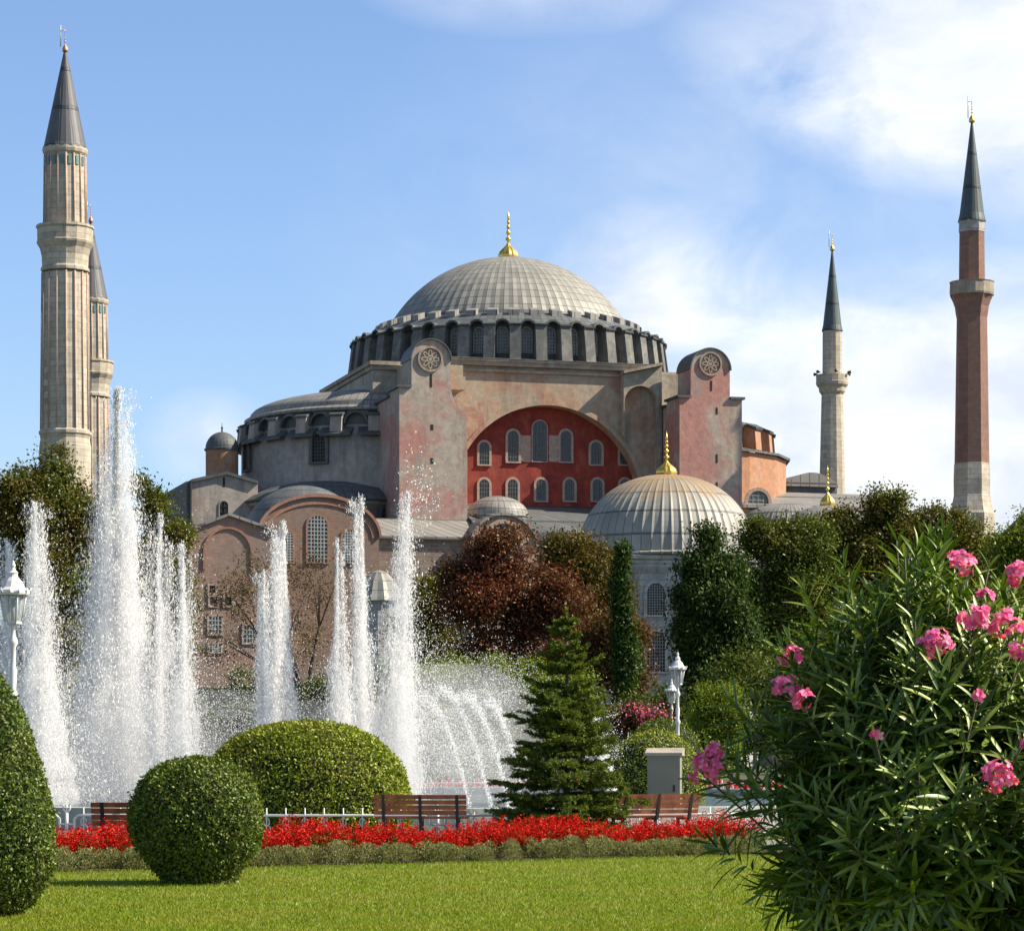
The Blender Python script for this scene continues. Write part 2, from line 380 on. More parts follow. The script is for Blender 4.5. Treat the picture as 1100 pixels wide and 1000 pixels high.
b = MB(); b.box(-17.5, 17.5, -17.4, 18, 0, 46.2); b.build('main_block', MT['grey'], bas)
# arch wall with open arch
ac, az_, ar = -.85, 30.2, 11.5
arc = [(ac+ar*math.cos(PI*i/40), az_+ar*math.sin(PI*i/40)) for i in range(41)]
b = MB(); b.front([(-14.2, 24), (ac-ar, 24)]+list(reversed(arc))+[(ac+ar, 24), (13.0, 24), (13.0, 46.0), (-14.2, 46.0)], -20, -17.41)
b.build('arch_wall', MT['arch'], bas)
b = MB()
for i in range(40):                                                # thin proud moulding round the arch
    (x0, z0), (x1, z1) = arc[i], arc[i+1]; s = 1.045
    q = [(ac+(x0-ac)*s, az_+(z0-az_)*s), (x0, z0), (x1, z1), (ac+(x1-ac)*s, az_+(z1-az_)*s)]
    b.front(q, -20.14, -19.98)
b.build('arch_moulding', MT['arch'], bas)
b = MB(); b.front([(-13, 24), (12, 24), (12, 43), (-13, 43)], -18.1, -17.5); b.build('tympanum', MT['red'], bas)
for (px, y0, y1, wpx) in ((520, 499, 475, 11), (551, 496, 463, 12), (579.5, 496, 452, 16), (607.5, 496, 463, 12), (640, 499, 475, 12),
                          (520, 538, 515, 11), (550.5, 538, 515, 11), (581, 538, 515, 11), (611.5, 538, 515, 11), (641.5, 538, 515, 11), (671, 538, 515, 11), (490, 538, 515, 11), (671, 499, 478, 11)):
    x, z0 = BP(px, y0, -18.1); _, z1 = BP(px, y1, -18.1)
    windowpart(bas, (x, -18.1, z0), X3, YN, wpx/9.2, z1-z0, .28 if wpx < 16 else .12, .14, 4, 7 if wpx > 11 else 5, 'glass', 'barsd')
for (p0, p1) in ((559.5, 570), (589.5, 600)):
    x0, z0 = BP(p0, 496, -18.1); x1, z1 = BP(p1, 468, -18.1); b = MB(); b.box(x0, x1, -18.16, -18.101, z0, z1); b.build('stone_panel', MT['frame'], bas)
# cornice and lead edge over the arch
b = MB(); b.box(-13.4, 12.9, -20.6, -17.3, 46.0, 46.5); b.box(-13.4, 12.9, -20.35, -17.3, 45.3, 45.6); b.box(-13.4, 12.9, -20.8, -17.3, 46.5, 46.8)
b.build('cornice', MT['cornice'], bas)
b = MB(); b.add([(-20.5, -20.9, 46.82), (20.5, -20.9, 46.82), (20.5, -14, 47.5), (-20.5, -14, 47.5), (-20.5, 19, 47.5), (20.5, 19, 47.5), (-20.5, -20.9, 46.6), (20.5, -20.9, 46.6), (20.5, 19, 46.6), (-20.5, 19, 46.6)],
      [(0, 1, 2, 3), (3, 2, 5, 4), (6, 7, 1, 0), (1, 7, 8, 5, 2), (0, 3, 4, 9, 6), (4, 5, 8, 9)])
b2 = MB(); b2.add(b.v[:4]+[(p[0], p[1], p[2]-.2) for p in b.v[:4]], [(0, 1, 2, 3), (4, 7, 6, 5), (0, 4, 5, 1), (1, 5, 6, 2), (3, 7, 4, 0), (2, 6, 7, 3)])
b2v = [(-13.2, -20.9, 46.84), (13.0, -20.9, 46.84), (13.0, -14, 47.5), (-13.2, -14, 47.5)]
b = MB(); b.add(b2v+[(p[0], p[1], p[2]-.04) for p in b2v], [(0, 1, 2, 3), (4, 7, 6, 5), (0, 4, 5, 1), (1, 5, 6, 2), (3, 7, 4, 0), (2, 6, 7, 3)])
b.build('lead_edge_roof', MT['lead_light'], bas)
# niche pier right of the arch
x0, zt = BP(668, 402, -20.4); x1, zt2 = BP(709, 393, -20.4)
xn = BX(687, -20.6); nw_ = BX(704.5, -20.6)-xn; nzt = BP(688, 415, -20.6)[1]
def zarc(x): return az_+math.sqrt(max(0, (ar*1.045)**2-(x-ac)**2))
zl = zarc(xn-nw_)
b = MB(); b.front([(x0, zarc(x0)), (x0*.6+(xn-nw_)*.4, zarc(x0*.6+(xn-nw_)*.4)), (xn-nw_, zl)]+[(xn+nw_*math.cos(PI*(1-k/14)), nzt-nw_+nw_*math.sin(PI*k/14)) for k in range(15)]+[(xn+nw_, 24), (x1, 24), (x1, zt2-.1), (x0, zt-.1)], -21.1, -20.01)
b.build('niche_pier', MT['grey'], bas)
b = MB(); b.front([(x0-.2, zt-.08), (x1, zt2-.08), (x1, zt2+.25), (x0-.2, zt+.25)], -21.9, -20.02); b.build('pier_coping', MT['cornice'], bas)
# pier blocks each side behind the towers
for s in (-1, 1):
    a, c = sorted((s*12.2, s*20.3))
    b = MB(); b.box(a, c, -13.5, 13.5, 0, 46.0); b.build('pier_block', MT['grey'] if s < 0 else MT['brick'], bas)
    b = MB(); b.box(a-.25, c+.25, -13.9, 13.9, 46.0, 46.5); b.box(a-.5, c+.5, -14.2, 14.2, 46.5, 46.95)
    b.build('cornice', MT['cornice'], bas)
    a, c = sorted((s*12.6, s*22.0))
    b = MB(); b.box(a, c, -11.9, -2, 0, 37.2); b.build('side_wall', MT['pink'], bas)
    b = MB(); b.box(a-.3, c+.3, -11.95, -1.7, 37.2, 37.7); b.build('side_wall_roof', MT['lead_dark'], bas)
    b = MB(); b.box(a-.6, c+.6, -13.4, -5, 0, 40.6); b.build('side_wall', MT['west'], bas)
# buttress towers
def tower(xl, xr, xt0, xt1, ztop, zsh, mat, slits, med, curve):
    wt = xt1-xt0; xm = (xt0+xt1)/2; r = wt/2; zs = ztop-r
    cap = [(xm+r*math.cos(PI*i/20), zs+r*math.sin(PI*i/20)) for i in range(21)]
    right = [(xr, zsh), (xt1, zsh)] if not curve else [(xr, zsh-2.6)]+[(xr-(xr-xt1)*math.sin(PI/2*i/8), zsh+1.0-3.6*math.cos(PI/2*i/8)) for i in range(1, 9)]
    b = MB(); b.front([(xl, 20), (xr, 20)]+right+cap+[(xt0, zsh), (xl, zsh)], -27, -22.5)
    b.box(xl+.02, xr-.02, -22.49, -11.5, 0, zsh-.6)
    t = b.build('buttress_tower', mat, bas)
    b = MB()                                                       # lead over the round top and the shoulders
    for i in range(20):
        (p0, q0), (p1, q1) = cap[i], cap[i+1]; k = 1.06
        b.front([(p0, q0), (p1, q1), (xm+(p1-xm)*k, zs+(q1-zs)*k), (xm+(p0-xm)*k, zs+(q0-zs)*k)], -27.25, -22.3)
    b.box(xl-.3, xt0-.02, -27.3, -22.4, zsh, zsh+.28)
    if not curve: b.box(xt1+.02, xr+.3, -27.3, -22.4, zsh, zsh+.28)
    b.box(xl-.3, xr+.2, -22.39, -11.4, zsh-.6, zsh-.3)
    b.build('turret_roof', MT['lead_dark'], t)
    b = MB()                                                       # rosette
    (mx, mz, mr) = med
    ring = [(mx+mr*math.cos(2*PI*i/32), mz+mr*math.sin(2*PI*i/32)) for i in range(32)]
    rin = [(mx+mr*.86*math.cos(2*PI*i/32), mz+mr*.86*math.sin(2*PI*i/32)) for i in range(32)]
    for i in range(32):
        j = (i+1) % 32; b.front([ring[i], rin[i], rin[j], ring[j]], -27.2, -26.98)
    for i in range(8):
        a = PI/4*i; ca, sa = math.cos(a), math.sin(a)
        pet = [(mx+mr*(.47+.3*math.cos(q))*ca-mr*.17*math.sin(q)*sa, mz+mr*(.47+.3*math.cos(q))*sa+mr*.17*math.sin(q)*ca) for q in [2*PI*k/10 for k in range(10)]]
        pin = [(mx+mr*(.47+.19*math.cos(q))*ca-mr*.09*math.sin(q)*sa, mz+mr*(.47+.19*math.cos(q))*sa+mr*.09*math.sin(q)*ca) for q in [2*PI*k/10 for k in range(10)]]
        for k in range(10):
            j = (k+1) % 10; b.front([pet[k], pin[k], pin[j], pet[j]], -27.13, -26.98)
    b.front([(mx+mr*.15*math.cos(2*PI*i/10), mz+mr*.15*math.sin(2*PI*i/10)) for i in range(10)], -27.12, -26.98)
    b.build('rosette', MT['cornice'], t)
    b = MB()
    for (px, y0, y1, wpx) in slits:
        x, z0 = BP(px, y0, -27); _, z1 = BP(px, y1, -27); h = wpx/9.4/2; b.box(x-h, x+h, -27.03, -26.9, z0, z1)
    b.build('slit_window', MT['dark'], t)
    return t
YT = -27
xl, zsh = BP(429, 416, YT); xr = BX(502, YT); xt0, ztop = BP(442, 364, YT); xt1 = BX(484, YT)
tower(xl, xr, xt0, xt1, ztop, zsh, MT['pink'], ((463, 416, 402, 2.2), (464, 462, 456, 3), (464, 498, 492, 3)), (*BP(462, 386, YT), 1.45), True)
xl2, zsh2 = BP(730, 427, YT); xr2 = BX(797, YT); xt02, ztop2 = BP(742, 374, YT); xt12 = BX(784, YT)
tower(xl2, xr2, xt02, xt12, ztop2, zsh2, MT['pink'], ((764, 420, 409, 2.2), (770, 445, 438, 2.2), (770, 497, 488, 2.2), (770, 526, 518, 2.2)), (*BP(763, 391, YT), 1.4), False)
# stepped block and half arch beside the left tower
b = MB(); b.box(xr-2.1, xr-.1, -25.5, -20.02, 43.9, 45.2); b.box(xr-2.3, xr+.15, -25.7, -20.02, 42.4, 43.88); b.build('stone_step', MT['arch'], bas)
b = MB(); b.front([(xr-.5, 25)]+[(xr-.5, 42.38), (xr+.3, 42.38)]+[(xr+.3+.45*math.sin(PI/2*i/6), 42.38-6*(i/6)) for i in range(1, 7)]+[(xr+.2, 25)], -22.4, -20.02); b.build('buttress_return', MT['arch'], bas)

# drum with forty windows
ZB, ZT = 46.9, 51.4
b = MB(); b.lathe([(17.7, ZB), (17.7, ZT)], 80, smooth=False); drum = b.build('drum', MT['lead_dark'], bas)
for i in range(40):
    bs, hood, blk, arcs = MB(), MB(), MB(), MB()
    a = 2*PI*(i+.5)/40; n = Vector((math.cos(a), math.sin(a), 0)); u = Vector((-n.y, n.x, 0))
    w0 = .66                                                       # buttress: tapered radial block with a sloped top
    prof = [(17.5, ZB), (19.9, ZB), (19.35, ZT-.35), (17.5, ZT+.25)]
    bs.ext([(r_, z) for r_, z in prof], -u*w0, n, Z3, u, 2*w0)
    arcs.ext([(17.45, ZT+.27), (19.55, ZT-.33), (19.6, ZT-.12), (17.45, ZT+.5)], -u*(w0+.12), n, Z3, u, 2*(w0+.12))
    blk.ext([(15.4, 53.0), (16.5, 52.6), (16.5, 53.35), (15.4, 53.75)], -u*.62, n, Z3, u, 1.24)
    a2 = 2*PI*i/40; n2 = Vector((math.cos(a2), math.sin(a2), 0)); u2 = Vector((-n2.y, n2.x, 0))
    for k in range(8):                                             # eyebrow hood over each window
        p0, p1 = PI*k/8, PI*(k+1)/8; ro, ri = 1.02, .80
        q = [(ro*math.cos(p0), ro*math.sin(p0)), (ri*math.cos(p0), ri*math.sin(p0)), (ri*math.cos(p1), ri*math.sin(p1)), (ro*math.cos(p1), ro*math.sin(p1))]
        hood.ext(q, n2*17.5+Z3*(ZT-.55), u2, Z3, n2, 1.75)
    fill = [(.86*math.cos(PI*k/8), .86*math.sin(PI*k/8)) for k in range(9)]
    hood.ext(fill, n2*17.6+Z3*(ZT-.55), u2, Z3, n2, .2)
    wv_ = MB(); pts = arch_pts(1.15, 3.0); o = n2*17.72+Z3*(ZB+1.1)
    wv_.ext(pts, o, u2, Z3, n2, .04, 0)
    outer = arch_pts(1.4, 3.14); k_ = len(pts)
    for q in range(1, k_):
        j = (q+1) % k_; wv_.ext([outer[q], pts[q], pts[j], outer[j]], o+n2*.041, u2, Z3, n2, .1, 1)
    for q in (-.29, 0, .29): wv_.ext([(q-.035, 0), (q+.035, 0), (q+.035, 2.85), (q-.035, 2.85)], o+n2*.042, u2, Z3, n2, .05, 1)
    for q in (.4, .8, 1.2, 1.6, 2.0, 2.4): wv_.ext([(-.56, q-.035), (.56, q-.035), (.56, q+.035), (-.56, q+.035)], o+n2*.044, u2, Z3, n2, .05, 1)
    wv_.build('drum_window', [MT['glassg'], MT['bars']], drum)
    bs.build('drum_buttress', MT['drumst'], drum); arcs.build('buttress_cap', MT['lead_dark'], drum); hood.build('window_hood', MT['lead_dark'], drum)
    blk.build('stepped_block', MT['lead_light'], drum)
b = MB(); b.lathe([(18.2, 51.55), (17.6, 52.0), (16.4, 52.75), (15.2, 53.2), (15.0, 53.6)], 120, smooth=False, vs=1.0, ucount=120); b.build('drum_roof', MT['lead_grey'], bas)
Rs = 16.75; zc = 62.2-Rs
prof = [(Rs*math.cos(p), zc+Rs*math.sin(p)) for p in [math.asin((53.4-zc)/Rs)+(PI/2-math.asin((53.4-zc)/Rs))*i/28 for i in range(29)]]
prof[-1] = (.02, 62.2)
b = MB(); b.lathe(prof, 160, ucount=80, vs=.85, mod=lambda i: 1.006 if i % 2 == 0 else 1.0, smooth=False)
dome = b.build('main_dome', MT['lead_dome'], bas)
def finial(parent, x, y, z0, h, r, mat='gold', segs=20, rib=True):
    """bulb and stacked knobs ending in a spike"""
    b = MB()
    bulb = [(r*.75, 0), (r*.98, .03), (r*1.0, .09), (r*.86, .16), (r*.55, .23), (r*.27, .285), (r*.14, .33)]
    b.lathe([(q, z0+t*h) for q, t in bulb], segs*2 if rib else segs, (x, y), mod=(lambda i: 1.0+.05*(1 if i % 4 < 2 else -1)) if rib else None)
    pr = [(r*.12, .33)]
    for (t, q) in ((.42, .3), (.55, .24), (.66, .19), (.76, .16), (.85, .12)):
        pr += [(r*.10, t-.045), (r*q*.8, t-.02), (r*q, t), (r*q*.8, t+.02), (r*.09, t+.045)]
    pr += [(r*.07, .9), (.01, 1.0)]
    b.lathe([(q, z0+t*h) for q, t in pr], segs, (x, y))
    return b.build('finial', MT[mat], parent)
finial(dome, 0, 0, 62.0, 6.2, 1.25)

# western half dome, its drum and hooded windows
wc = (-15.5, 0); a0, a1 = R(88), R(272)
b = MB(); b.lathe([(17.6, 20), (17.6, 38.4), (16.7, 38.9), (16.7, 41.2)], 40, wc, a0=a0, a1=a1, smooth=True); b.build('half_dome_wall', MT['west'], bas)
b = MB(); b.lathe([(17.2, 41.0), (17.25, 41.35), (16.6, 41.7)]+[(16.6*math.cos(PI/2*i/12), 41.7+3.2*math.sin(PI/2*i/12)) for i in range(1, 13)], 60, wc, ucount=60, vs=.6, a0=a0, a1=a1, smooth=False)
b.build('half_dome', MT['lead_light'], bas)
for i in range(12):
    hb, hl, hc = MB(), MB(), MB()
    a = R(100+i*14.5); n = Vector((math.cos(a), math.sin(a), 0)); u = Vector((-n.y, n.x, 0)); c = Vector((*wc, 0))
    q = [(1.5*math.cos(PI*k/8), 1.5*math.sin(PI*k/8)) for k in range(9)]; qi = [(p[0]*.82, p[1]*.82) for p in q]
    for k in range(8): hl.ext([q[k], qi[k], qi[k+1], q[k+1]], c+n*16.5+Z3*39.4, u, Z3, n, 1.0)
    hl.ext(qi, c+n*16.6+Z3*39.4, u, Z3, n, .18)
    am = R(100+i*14.5+7.25); n = Vector((math.cos(am), math.sin(am), 0)); u = Vector((-n.y, n.x, 0))
    hb.ext([(16.4, 38.4), (18.2, 38.4), (18.0, 40.2), (16.4, 40.8)], c-u*.7, n, Z3, u, 1.4)
    hc.ext([(16.4, 40.82), (18.15, 40.2), (18.2, 40.45), (16.4, 41.05)], c-u*.85, n, Z3, u, 1.7)
    hc.ext([(17.3, 38.3), (18.5, 37.9), (18.5, 38.15), (17.3, 39.0)], c-u*1.9, n, Z3, u, 3.8)
    hb.build('half_dome_buttress', MT['west'], bas); hl.build('window_hood', MT['lead_dark'], bas); hc.build('buttress_cap', MT['lead_dark'], bas)
for i in (3, 6, 9):
    a = R(100+i*14.5); n = Vector((math.cos(a), math.sin(a), 0)); u = Vector((-n.y, n.x, 0))
    windowpart(bas, Vector((*wc, 35.0))+n*17.62, u, n, 1.7, 3.2, .4, .3, 5, 8, 'dark', 'barsd', 'grey' if False else 'barsd')
# lower conch with its own shallow lead cap
ec = (-25.5, -12)
b = MB(); b.lathe([(9.6, 15), (9.6, 29.6), (9.9, 29.6), (9.9, 30.0)], 32, ec, smooth=True); cw = b.build('conch_wall', MT['west'], bas)
b = MB(); b.lathe([(10.2, 30.0), (10.25, 30.25), (9.3, 30.9), (7, 31.9), (4, 32.6), (.02, 33)], 48, ec, ucount=48, vs=.6, smooth=False); b.build('conch_roof', MT['lead_grey'], bas)
for d in (-20, 12, 40):
    a = R(262+d); n = Vector((math.cos(a), math.sin(a), 0)); windowpart(bas, Vector((*ec, 26.4))+n*9.62, Vector((-n.y, n.x, 0)), n, 1.5, 2.8, .3, .2, 3, 5, 'dark', 'barsd', 'barsd')
b = MB(); b.box(-34, -16, -9, 16, 0, 31.2); b.build('west_gallery_wall', MT['west'], bas)
b = MB(); b.front([(-36, 31.2), (-16, 31.2), (-16, 32.9), (-30, 32.5)], -9.3, 16); b.build('west_gallery_roof', MT['lead_dark'], bas)
# gabled west wing with arched opening
yw = -14.0
g = [BP(206, 590, yw), BP(277, 590, yw), BP(277, 520, yw), BP(243, 510, yw), BP(206, 518, yw)]
b = MB(); b.front([(g[0][0], 5), (g[1][0], 5), g[2], g[3], g[4]], yw, 10); wing = b.build('gabled_wing', MT['west'], bas)
b = MB()
for p, q in ((g[2], g[3]), (g[3], g[4])): b.front([p, q, (q[0], q[1]+.35), (p[0], p[1]+.35)], yw-.4, 10.4)
b.build('wing_roof', MT['lead_dark'], wing)
x, z = BP(240.5, 557, yw); windowpart(bas, (x, yw, z), X3, YN, .95, 2.0, .15, .1, 2, 3, 'dark', 'dark', 'west')
b = MB(); x, z0 = BP(240.5, 523, yw); b.box(x-.12, x+.12, yw-.03, yw+.2, z0, z0+1.1); b.build('slit_window', MT['dark'], wing)
b = MB(); x0_, z0_ = BP(203, 516, yw); b.box(x0_-.1, g[0][0]-.02, yw+1, 9, 4, z0_); b.build('side_wall', MT['barsd'], wing)
# round stair turret with lead cap
tx, _ = BP(238.5, 500, -4); 
Yt = CY+tx*st-4*ct; sc = F/Yt; zb, zt_, ztt = 28, EYE+(HY-483)/sc, EYE+(HY-465)/sc; rt = 17.5/sc
b = MB(); b.lathe([(rt, zb), (rt, zt_)], 32, (tx, -4)); tur = b.build('stair_turret', MT['orange'], bas)
b = MB(); b.lathe([(rt*1.08, zt_-.15), (rt*1.1, zt_+.05)]+[(rt*1.02*math.cos(PI/2*i/8), zt_+.1+(ztt-zt_)*math.sin(PI/2*i/8)) for i in range(8)]+[(.02, ztt)], 28, (tx, -4), smooth=False)
b.lathe([(.1, ztt-.1), (.1, ztt+.5), (.17, ztt+.6), (.05, ztt+.75), (.02, ztt+1.2)], 8, (tx, -4)); b.build('turret_cap', MT['lead_dark'], tur)
# eastern end: two tiers of orange plaster
ecn = (15.5, 0); e0, e1 = R(-95), R(95)
def tier(r, z0, z1, mat, n=11):
    b = MB(); b.lathe([(r, z0), (r, z1)], n, ecn, a0=e0, a1=e1, smooth=False); o = b.build('apse_tier', mat, bas)
    b = MB(); b.lathe([(r+.5, z1), (r+.55, z1+.3), (r-2.5, z1+.9)], n, ecn, a0=e0, a1=e1, smooth=False, ucount=60, vs=.6); b.build('tier_roof', MT['lead_grey'], o); return o
tier(19.8, 20, 37.3, MT['orange']); up = tier(16.8, 37, 41.0, MT['orange'])
for i in range(14):
    b = MB(); b2 = MB()
    a = R(-90+i*14); n = Vector((math.cos(a), math.sin(a), 0)); u = Vector((-n.y, n.x, 0)); c = Vector((*ecn, 0))
    b.ext([(16.3, 38), (18.4, 38), (18.2, 40.4), (16.3, 41.2)], c-u*.75, n, Z3, u, 1.5)
    b2.ext([(16.3, 41.22), (18.4, 40.42), (18.5, 40.7), (16.3, 41.5)], c-u*.9, n, Z3, u, 1.8)
    b.build('apse_buttress', MT['orange'], up); b2.build('buttress_cap', MT['lead_dark'], up)
b = MB(); b.lathe([(16.8*math.cos(PI/2*i/10)+.01, 41.2+.7*math.sin(PI/2*i/10)) for i in range(11)], 60, ecn, a0=e0, a1=e1, smooth=False, vs=.6); b.build('half_dome', MT['lead_grey'], bas)
x0, z1 = BP(798, 527, -20); x1, _ = BP(860, 527, -20)
b = MB(); b.box(x0, 44, -20, -6, 0, 30.3); b.build('east_wing_wall', MT['arch'], bas)
b = MB(); b.ext([(-21, 30.3), (-21, 30.7), (-8, 33.5), (-8, 30.3)], (x0-.3, 0, 0), (0, 1, 0), Z3, X3, 44.4-x0); b.build('east_wing_roof', MT['lead_light'], bas)
x, z = BP(814, 548, -20.02); windowpart(bas, (x, -20.02, z), X3, YN, 2.6, 2.3, .4, .25, 4, 4, 'glassg', 'bars')
xa, za = BP(846, 524, -4); xb, zb_ = BP(897, 511, -4)
b = MB(); b.box(xa, xb, -4, 12, 0, za+.2); b.build('far_wing_wall', MT['lead_dark'], bas)
b = MB(); b.front([(xa-.3, za+.2)]+[(xa+(xb-xa)*(i/10), za+.3+(zb_-za)*math.sin(PI*(.1+.8*i/10))) for i in range(11)]+[(xb+.3, za+.2)], -4.4, 12.4); b.build('far_wing_roof', MT['lead_light'], bas)
# southern aisle: stone wall, lead roofs, small dome and arched gable
xa, xb = BX(398, -31), BX(512, -31)
b = MB(); b.box(xa, 26, -31, -20.02, 0, 25.0); b.build('aisle_wall', MT['brick_d'], bas)
b = MB(); b.ext([(-31.5, 24.9), (-31.5, 25.25), (-27.02, 27.5), (-27.02, 24.9)], (xa-.3, 0, 0), (0, 1, 0), Z3, X3, xb-xa+.4); b.build('aisle_roof', MT['lead_light'], bas)
b = MB(); b.ext([(-31.4, 25.0), (-31.4, 26.0), (-26, 28.3), (-17.6, 30.3), (-17.6, 25.0)], (xb+.2, 0, 0), (0, 1, 0), Z3, X3, xl2-xb-.3); b.build('aisle_roof', MT['lead_grey'], bas)
b = MB(); b.ext([(-31.4, 25.0), (-31.4, 26.0), (-27.02, 28.6), (-27.02, 25.0)], (xl2-.05, 0, 0), (0, 1, 0), Z3, X3, xr2-xl2+4); b.build('aisle_roof', MT['lead_light'], bas)
xd = BX(534, -25); b = MB(); b.lathe([(3.5, 26.5), (3.5, 28.0), (3.7, 28.1)]+[(3.6*math.cos(PI/2*i/8)+.01, 28.2+2.3*math.sin(PI/2*i/8)) for i in range(9)], 40, (xd, -25), ucount=28, vs=.8, smooth=False); b.build('small_dome', MT['lead_light'], bas)
xg = BX(541, -32); b = MB(); rg = 3.7
b.front([(xg-rg, 15), (xg+rg, 15)]+[(xg+rg*math.cos(PI*i/16), 24.2+rg*.95*math.sin(PI*i/16)) for i in range(17)], -32, -26); gb = b.build('arched_gable', MT['arch'], bas)
b = MB()
for i in range(16):
    p = [(xg+k*math.cos(PI*j/16), 24.2+k*.95*math.sin(PI*j/16)) for k, j in ((rg, i), (rg, i+1), (rg+.3, i+1), (rg+.3, i))]; b.front(p, -32.4, -26)
b.build('gable_roof', MT['lead_light'], gb)
windowpart(bas, (xg, -32, 22.6), X3, YN, 4.2, 4.2, .5, .25, 8, 8, 'glassg', 'bars')

# ---------------------------------------------------------------- brick buildings before the basilica
yb = -42.0
def bx(px, py): return BP(px, py, yb)
gab = thing('brick_gable_building', 'pinkish brick building with low gable and a blind arch, left of the vaulted hall', 'building', (CX, CY, 0), TH)
p0, p1, p2, p3 = bx(196, 573), bx(246, 554), bx(297, 572), bx(297, 800)
b = MB(); b.front([(p0[0], 0), (p2[0], 0), p2, p1, p0], yb, yb+14); b.build('wall', MT['brick'], gab)
b = MB()
for p, q in ((p2, p1), (p1, p0)): b.front([p, q, (q[0], q[1]+.3), (p[0], p[1]+.3)], yb-.35, yb+14.3)
b.build('roof', MT['lead_light'], gab)
xm, zt_ = bx(245, 566); wA = (bx(272, 600)[0]-bx(218, 600)[0]); zA = bx(245, 612)[1]
b = MB(); outer = arch_pts(wA, zt_-zA, 16); inner = [(p[0]*.9, p[1]*.955) for p in outer]
for i in range(1, len(outer)-0):
    j = (i+1) % len(outer); b.ext([outer[i], inner[i], inner[j], outer[j]], (xm, yb, zA), X3, Z3, YN, .16)
b.build('blind_arch', MT['band'], gab)
for (px, y0, y1, wp, nx) in ((228, 637, 629, 6, 1), (229, 650, 641, 7, 1), (245, 650, 641, 7, 1), (231, 680, 662, 13, 4), (231, 700, 692, 12, 4), (268, 690, 672, 12, 4)):
    x, z0 = bx(px, y0); _, z1 = bx(px, y1); hw = wp/10/2; b = MB()
    b.box(x-hw, x+hw, yb-.04, yb+.1, z0, z1, 0)
    for k in range(1, nx): b.box(x-hw+2*hw*k/nx-.05, x-hw+2*hw*k/nx+.05, yb-.1, yb-.041, z0, z1, 1)
    for k in range(1, nx): b.box(x-hw, x+hw, yb-.102, yb-.042, z0+(z1-z0)*k/nx-.05, z0+(z1-z0)*k/nx+.05, 1)
    wn = b.build('window', [MT['dark'] if nx == 1 else MT['glassg'], MT['bars']], gab)
    b = MB(); f = .22
    b.box(x-hw-f, x-hw, yb-.12, yb, z0-f, z1+f); b.box(x+hw, x+hw+f, yb-.12, yb, z0-f, z1+f); b.box(x-hw, x+hw, yb-.12, yb, z0-f, z0); b.box(x-hw, x+hw, yb-.12, yb, z1, z1+f)
    b.build('window_surround', MT['frame'], wn)
hall = thing('vaulted_brick_hall', 'brown brick hall under a curved lead roof with tall grid windows', 'building', (CX, CY, 0), TH)
yb2 = -40.5
def bx2(px, py): return BP(px, py, yb2)
cxh, czt = bx2(343, 534); hw = (bx2(408, 600)[0]-bx2(279, 600)[0])/2; zs = bx2(343, 576)[1]; rise = czt-zs
ar_ = [(cxh+hw*math.cos(PI*i/28), zs+rise*math.sin(PI*i/28)) for i in range(29)]
b = MB(); b.front([(cxh-hw, 0), (cxh+hw, 0)]+ar_, yb2, yb2+1.2); b.box(cxh-hw+.02, cxh+hw-.02, yb2+1.2, yb2+13, 0, zs-.3); b.build('wall', MT['brick_h'], hall)
b = MB()
for i in range(28):
    (xa, za), (xb, zb_) = ar_[i], ar_[i+1]
    b.front([(xa, za), (xb, zb_), (cxh+(xb-cxh)*1.035, zs+(zb_-zs)*1.06+.1), (cxh+(xa-cxh)*1.035, zs+(za-zs)*1.06+.1)], yb2-.3, yb2+.2)
    b.front([(cxh+(xa-cxh)*.93, zs+(za-zs)*.9-.05), (cxh+(xb-cxh)*.93, zs+(zb_-zs)*.9-.05), (cxh+(xb-cxh)*.88, zs+(zb_-zs)*.84-.1), (cxh+(xa-cxh)*.88, zs+(za-zs)*.84-.1)], yb2-.12, yb2)
b.build('arch_band', MT['band'], hall)
b = MB(); b.lathe([(hw*1.02*math.cos(PI/2*i/14)+.01, zs+.1+(rise+1.9)*math.sin(PI/2*i/14)) for i in range(15)], 56, (cxh, yb2+8.5), ucount=56, vs=.6, smooth=False); b.build('roof', MT['lead_grey'], hall)
for px, y0, y1, wp in ((341, 604, 554, 21), (376, 604, 569, 17), (306, 604, 569, 17)):
    x, z0 = bx2(px, y0); _, z1 = bx2(px, y1); windowpart(hall, (x, yb2, z0), X3, YN, wp/10., z1-z0, .22, .12, 6, 12, 'glass', 'bars', 'band', bt=.1)
# ribbed tent-shaped little roof in the yard
kio = thing('tent_roof_kiosk', 'small pale kiosk with a ribbed tent roof beside the brick hall', 'kiosk', at(407, 815, 255))
kio.location.z = 0
s_ = F/255; zk = EYE+(HY-646)/s_; b = MB(); b.lathe([(2.3, zk), (2.2, zk+.3), (1.6, zk+1.7), (.8, zk+2.6), (.05, zk+2.9)], 24, mod=lambda i: 1.04 if i % 2 else .97, smooth=False); b.build('roof', MT['lead_dome'], kio)
b = MB(); b.lathe([(1.9, 0), (1.9, zk+.05)], 12, smooth=False); b.build('wall', MT['stone2'], kio)

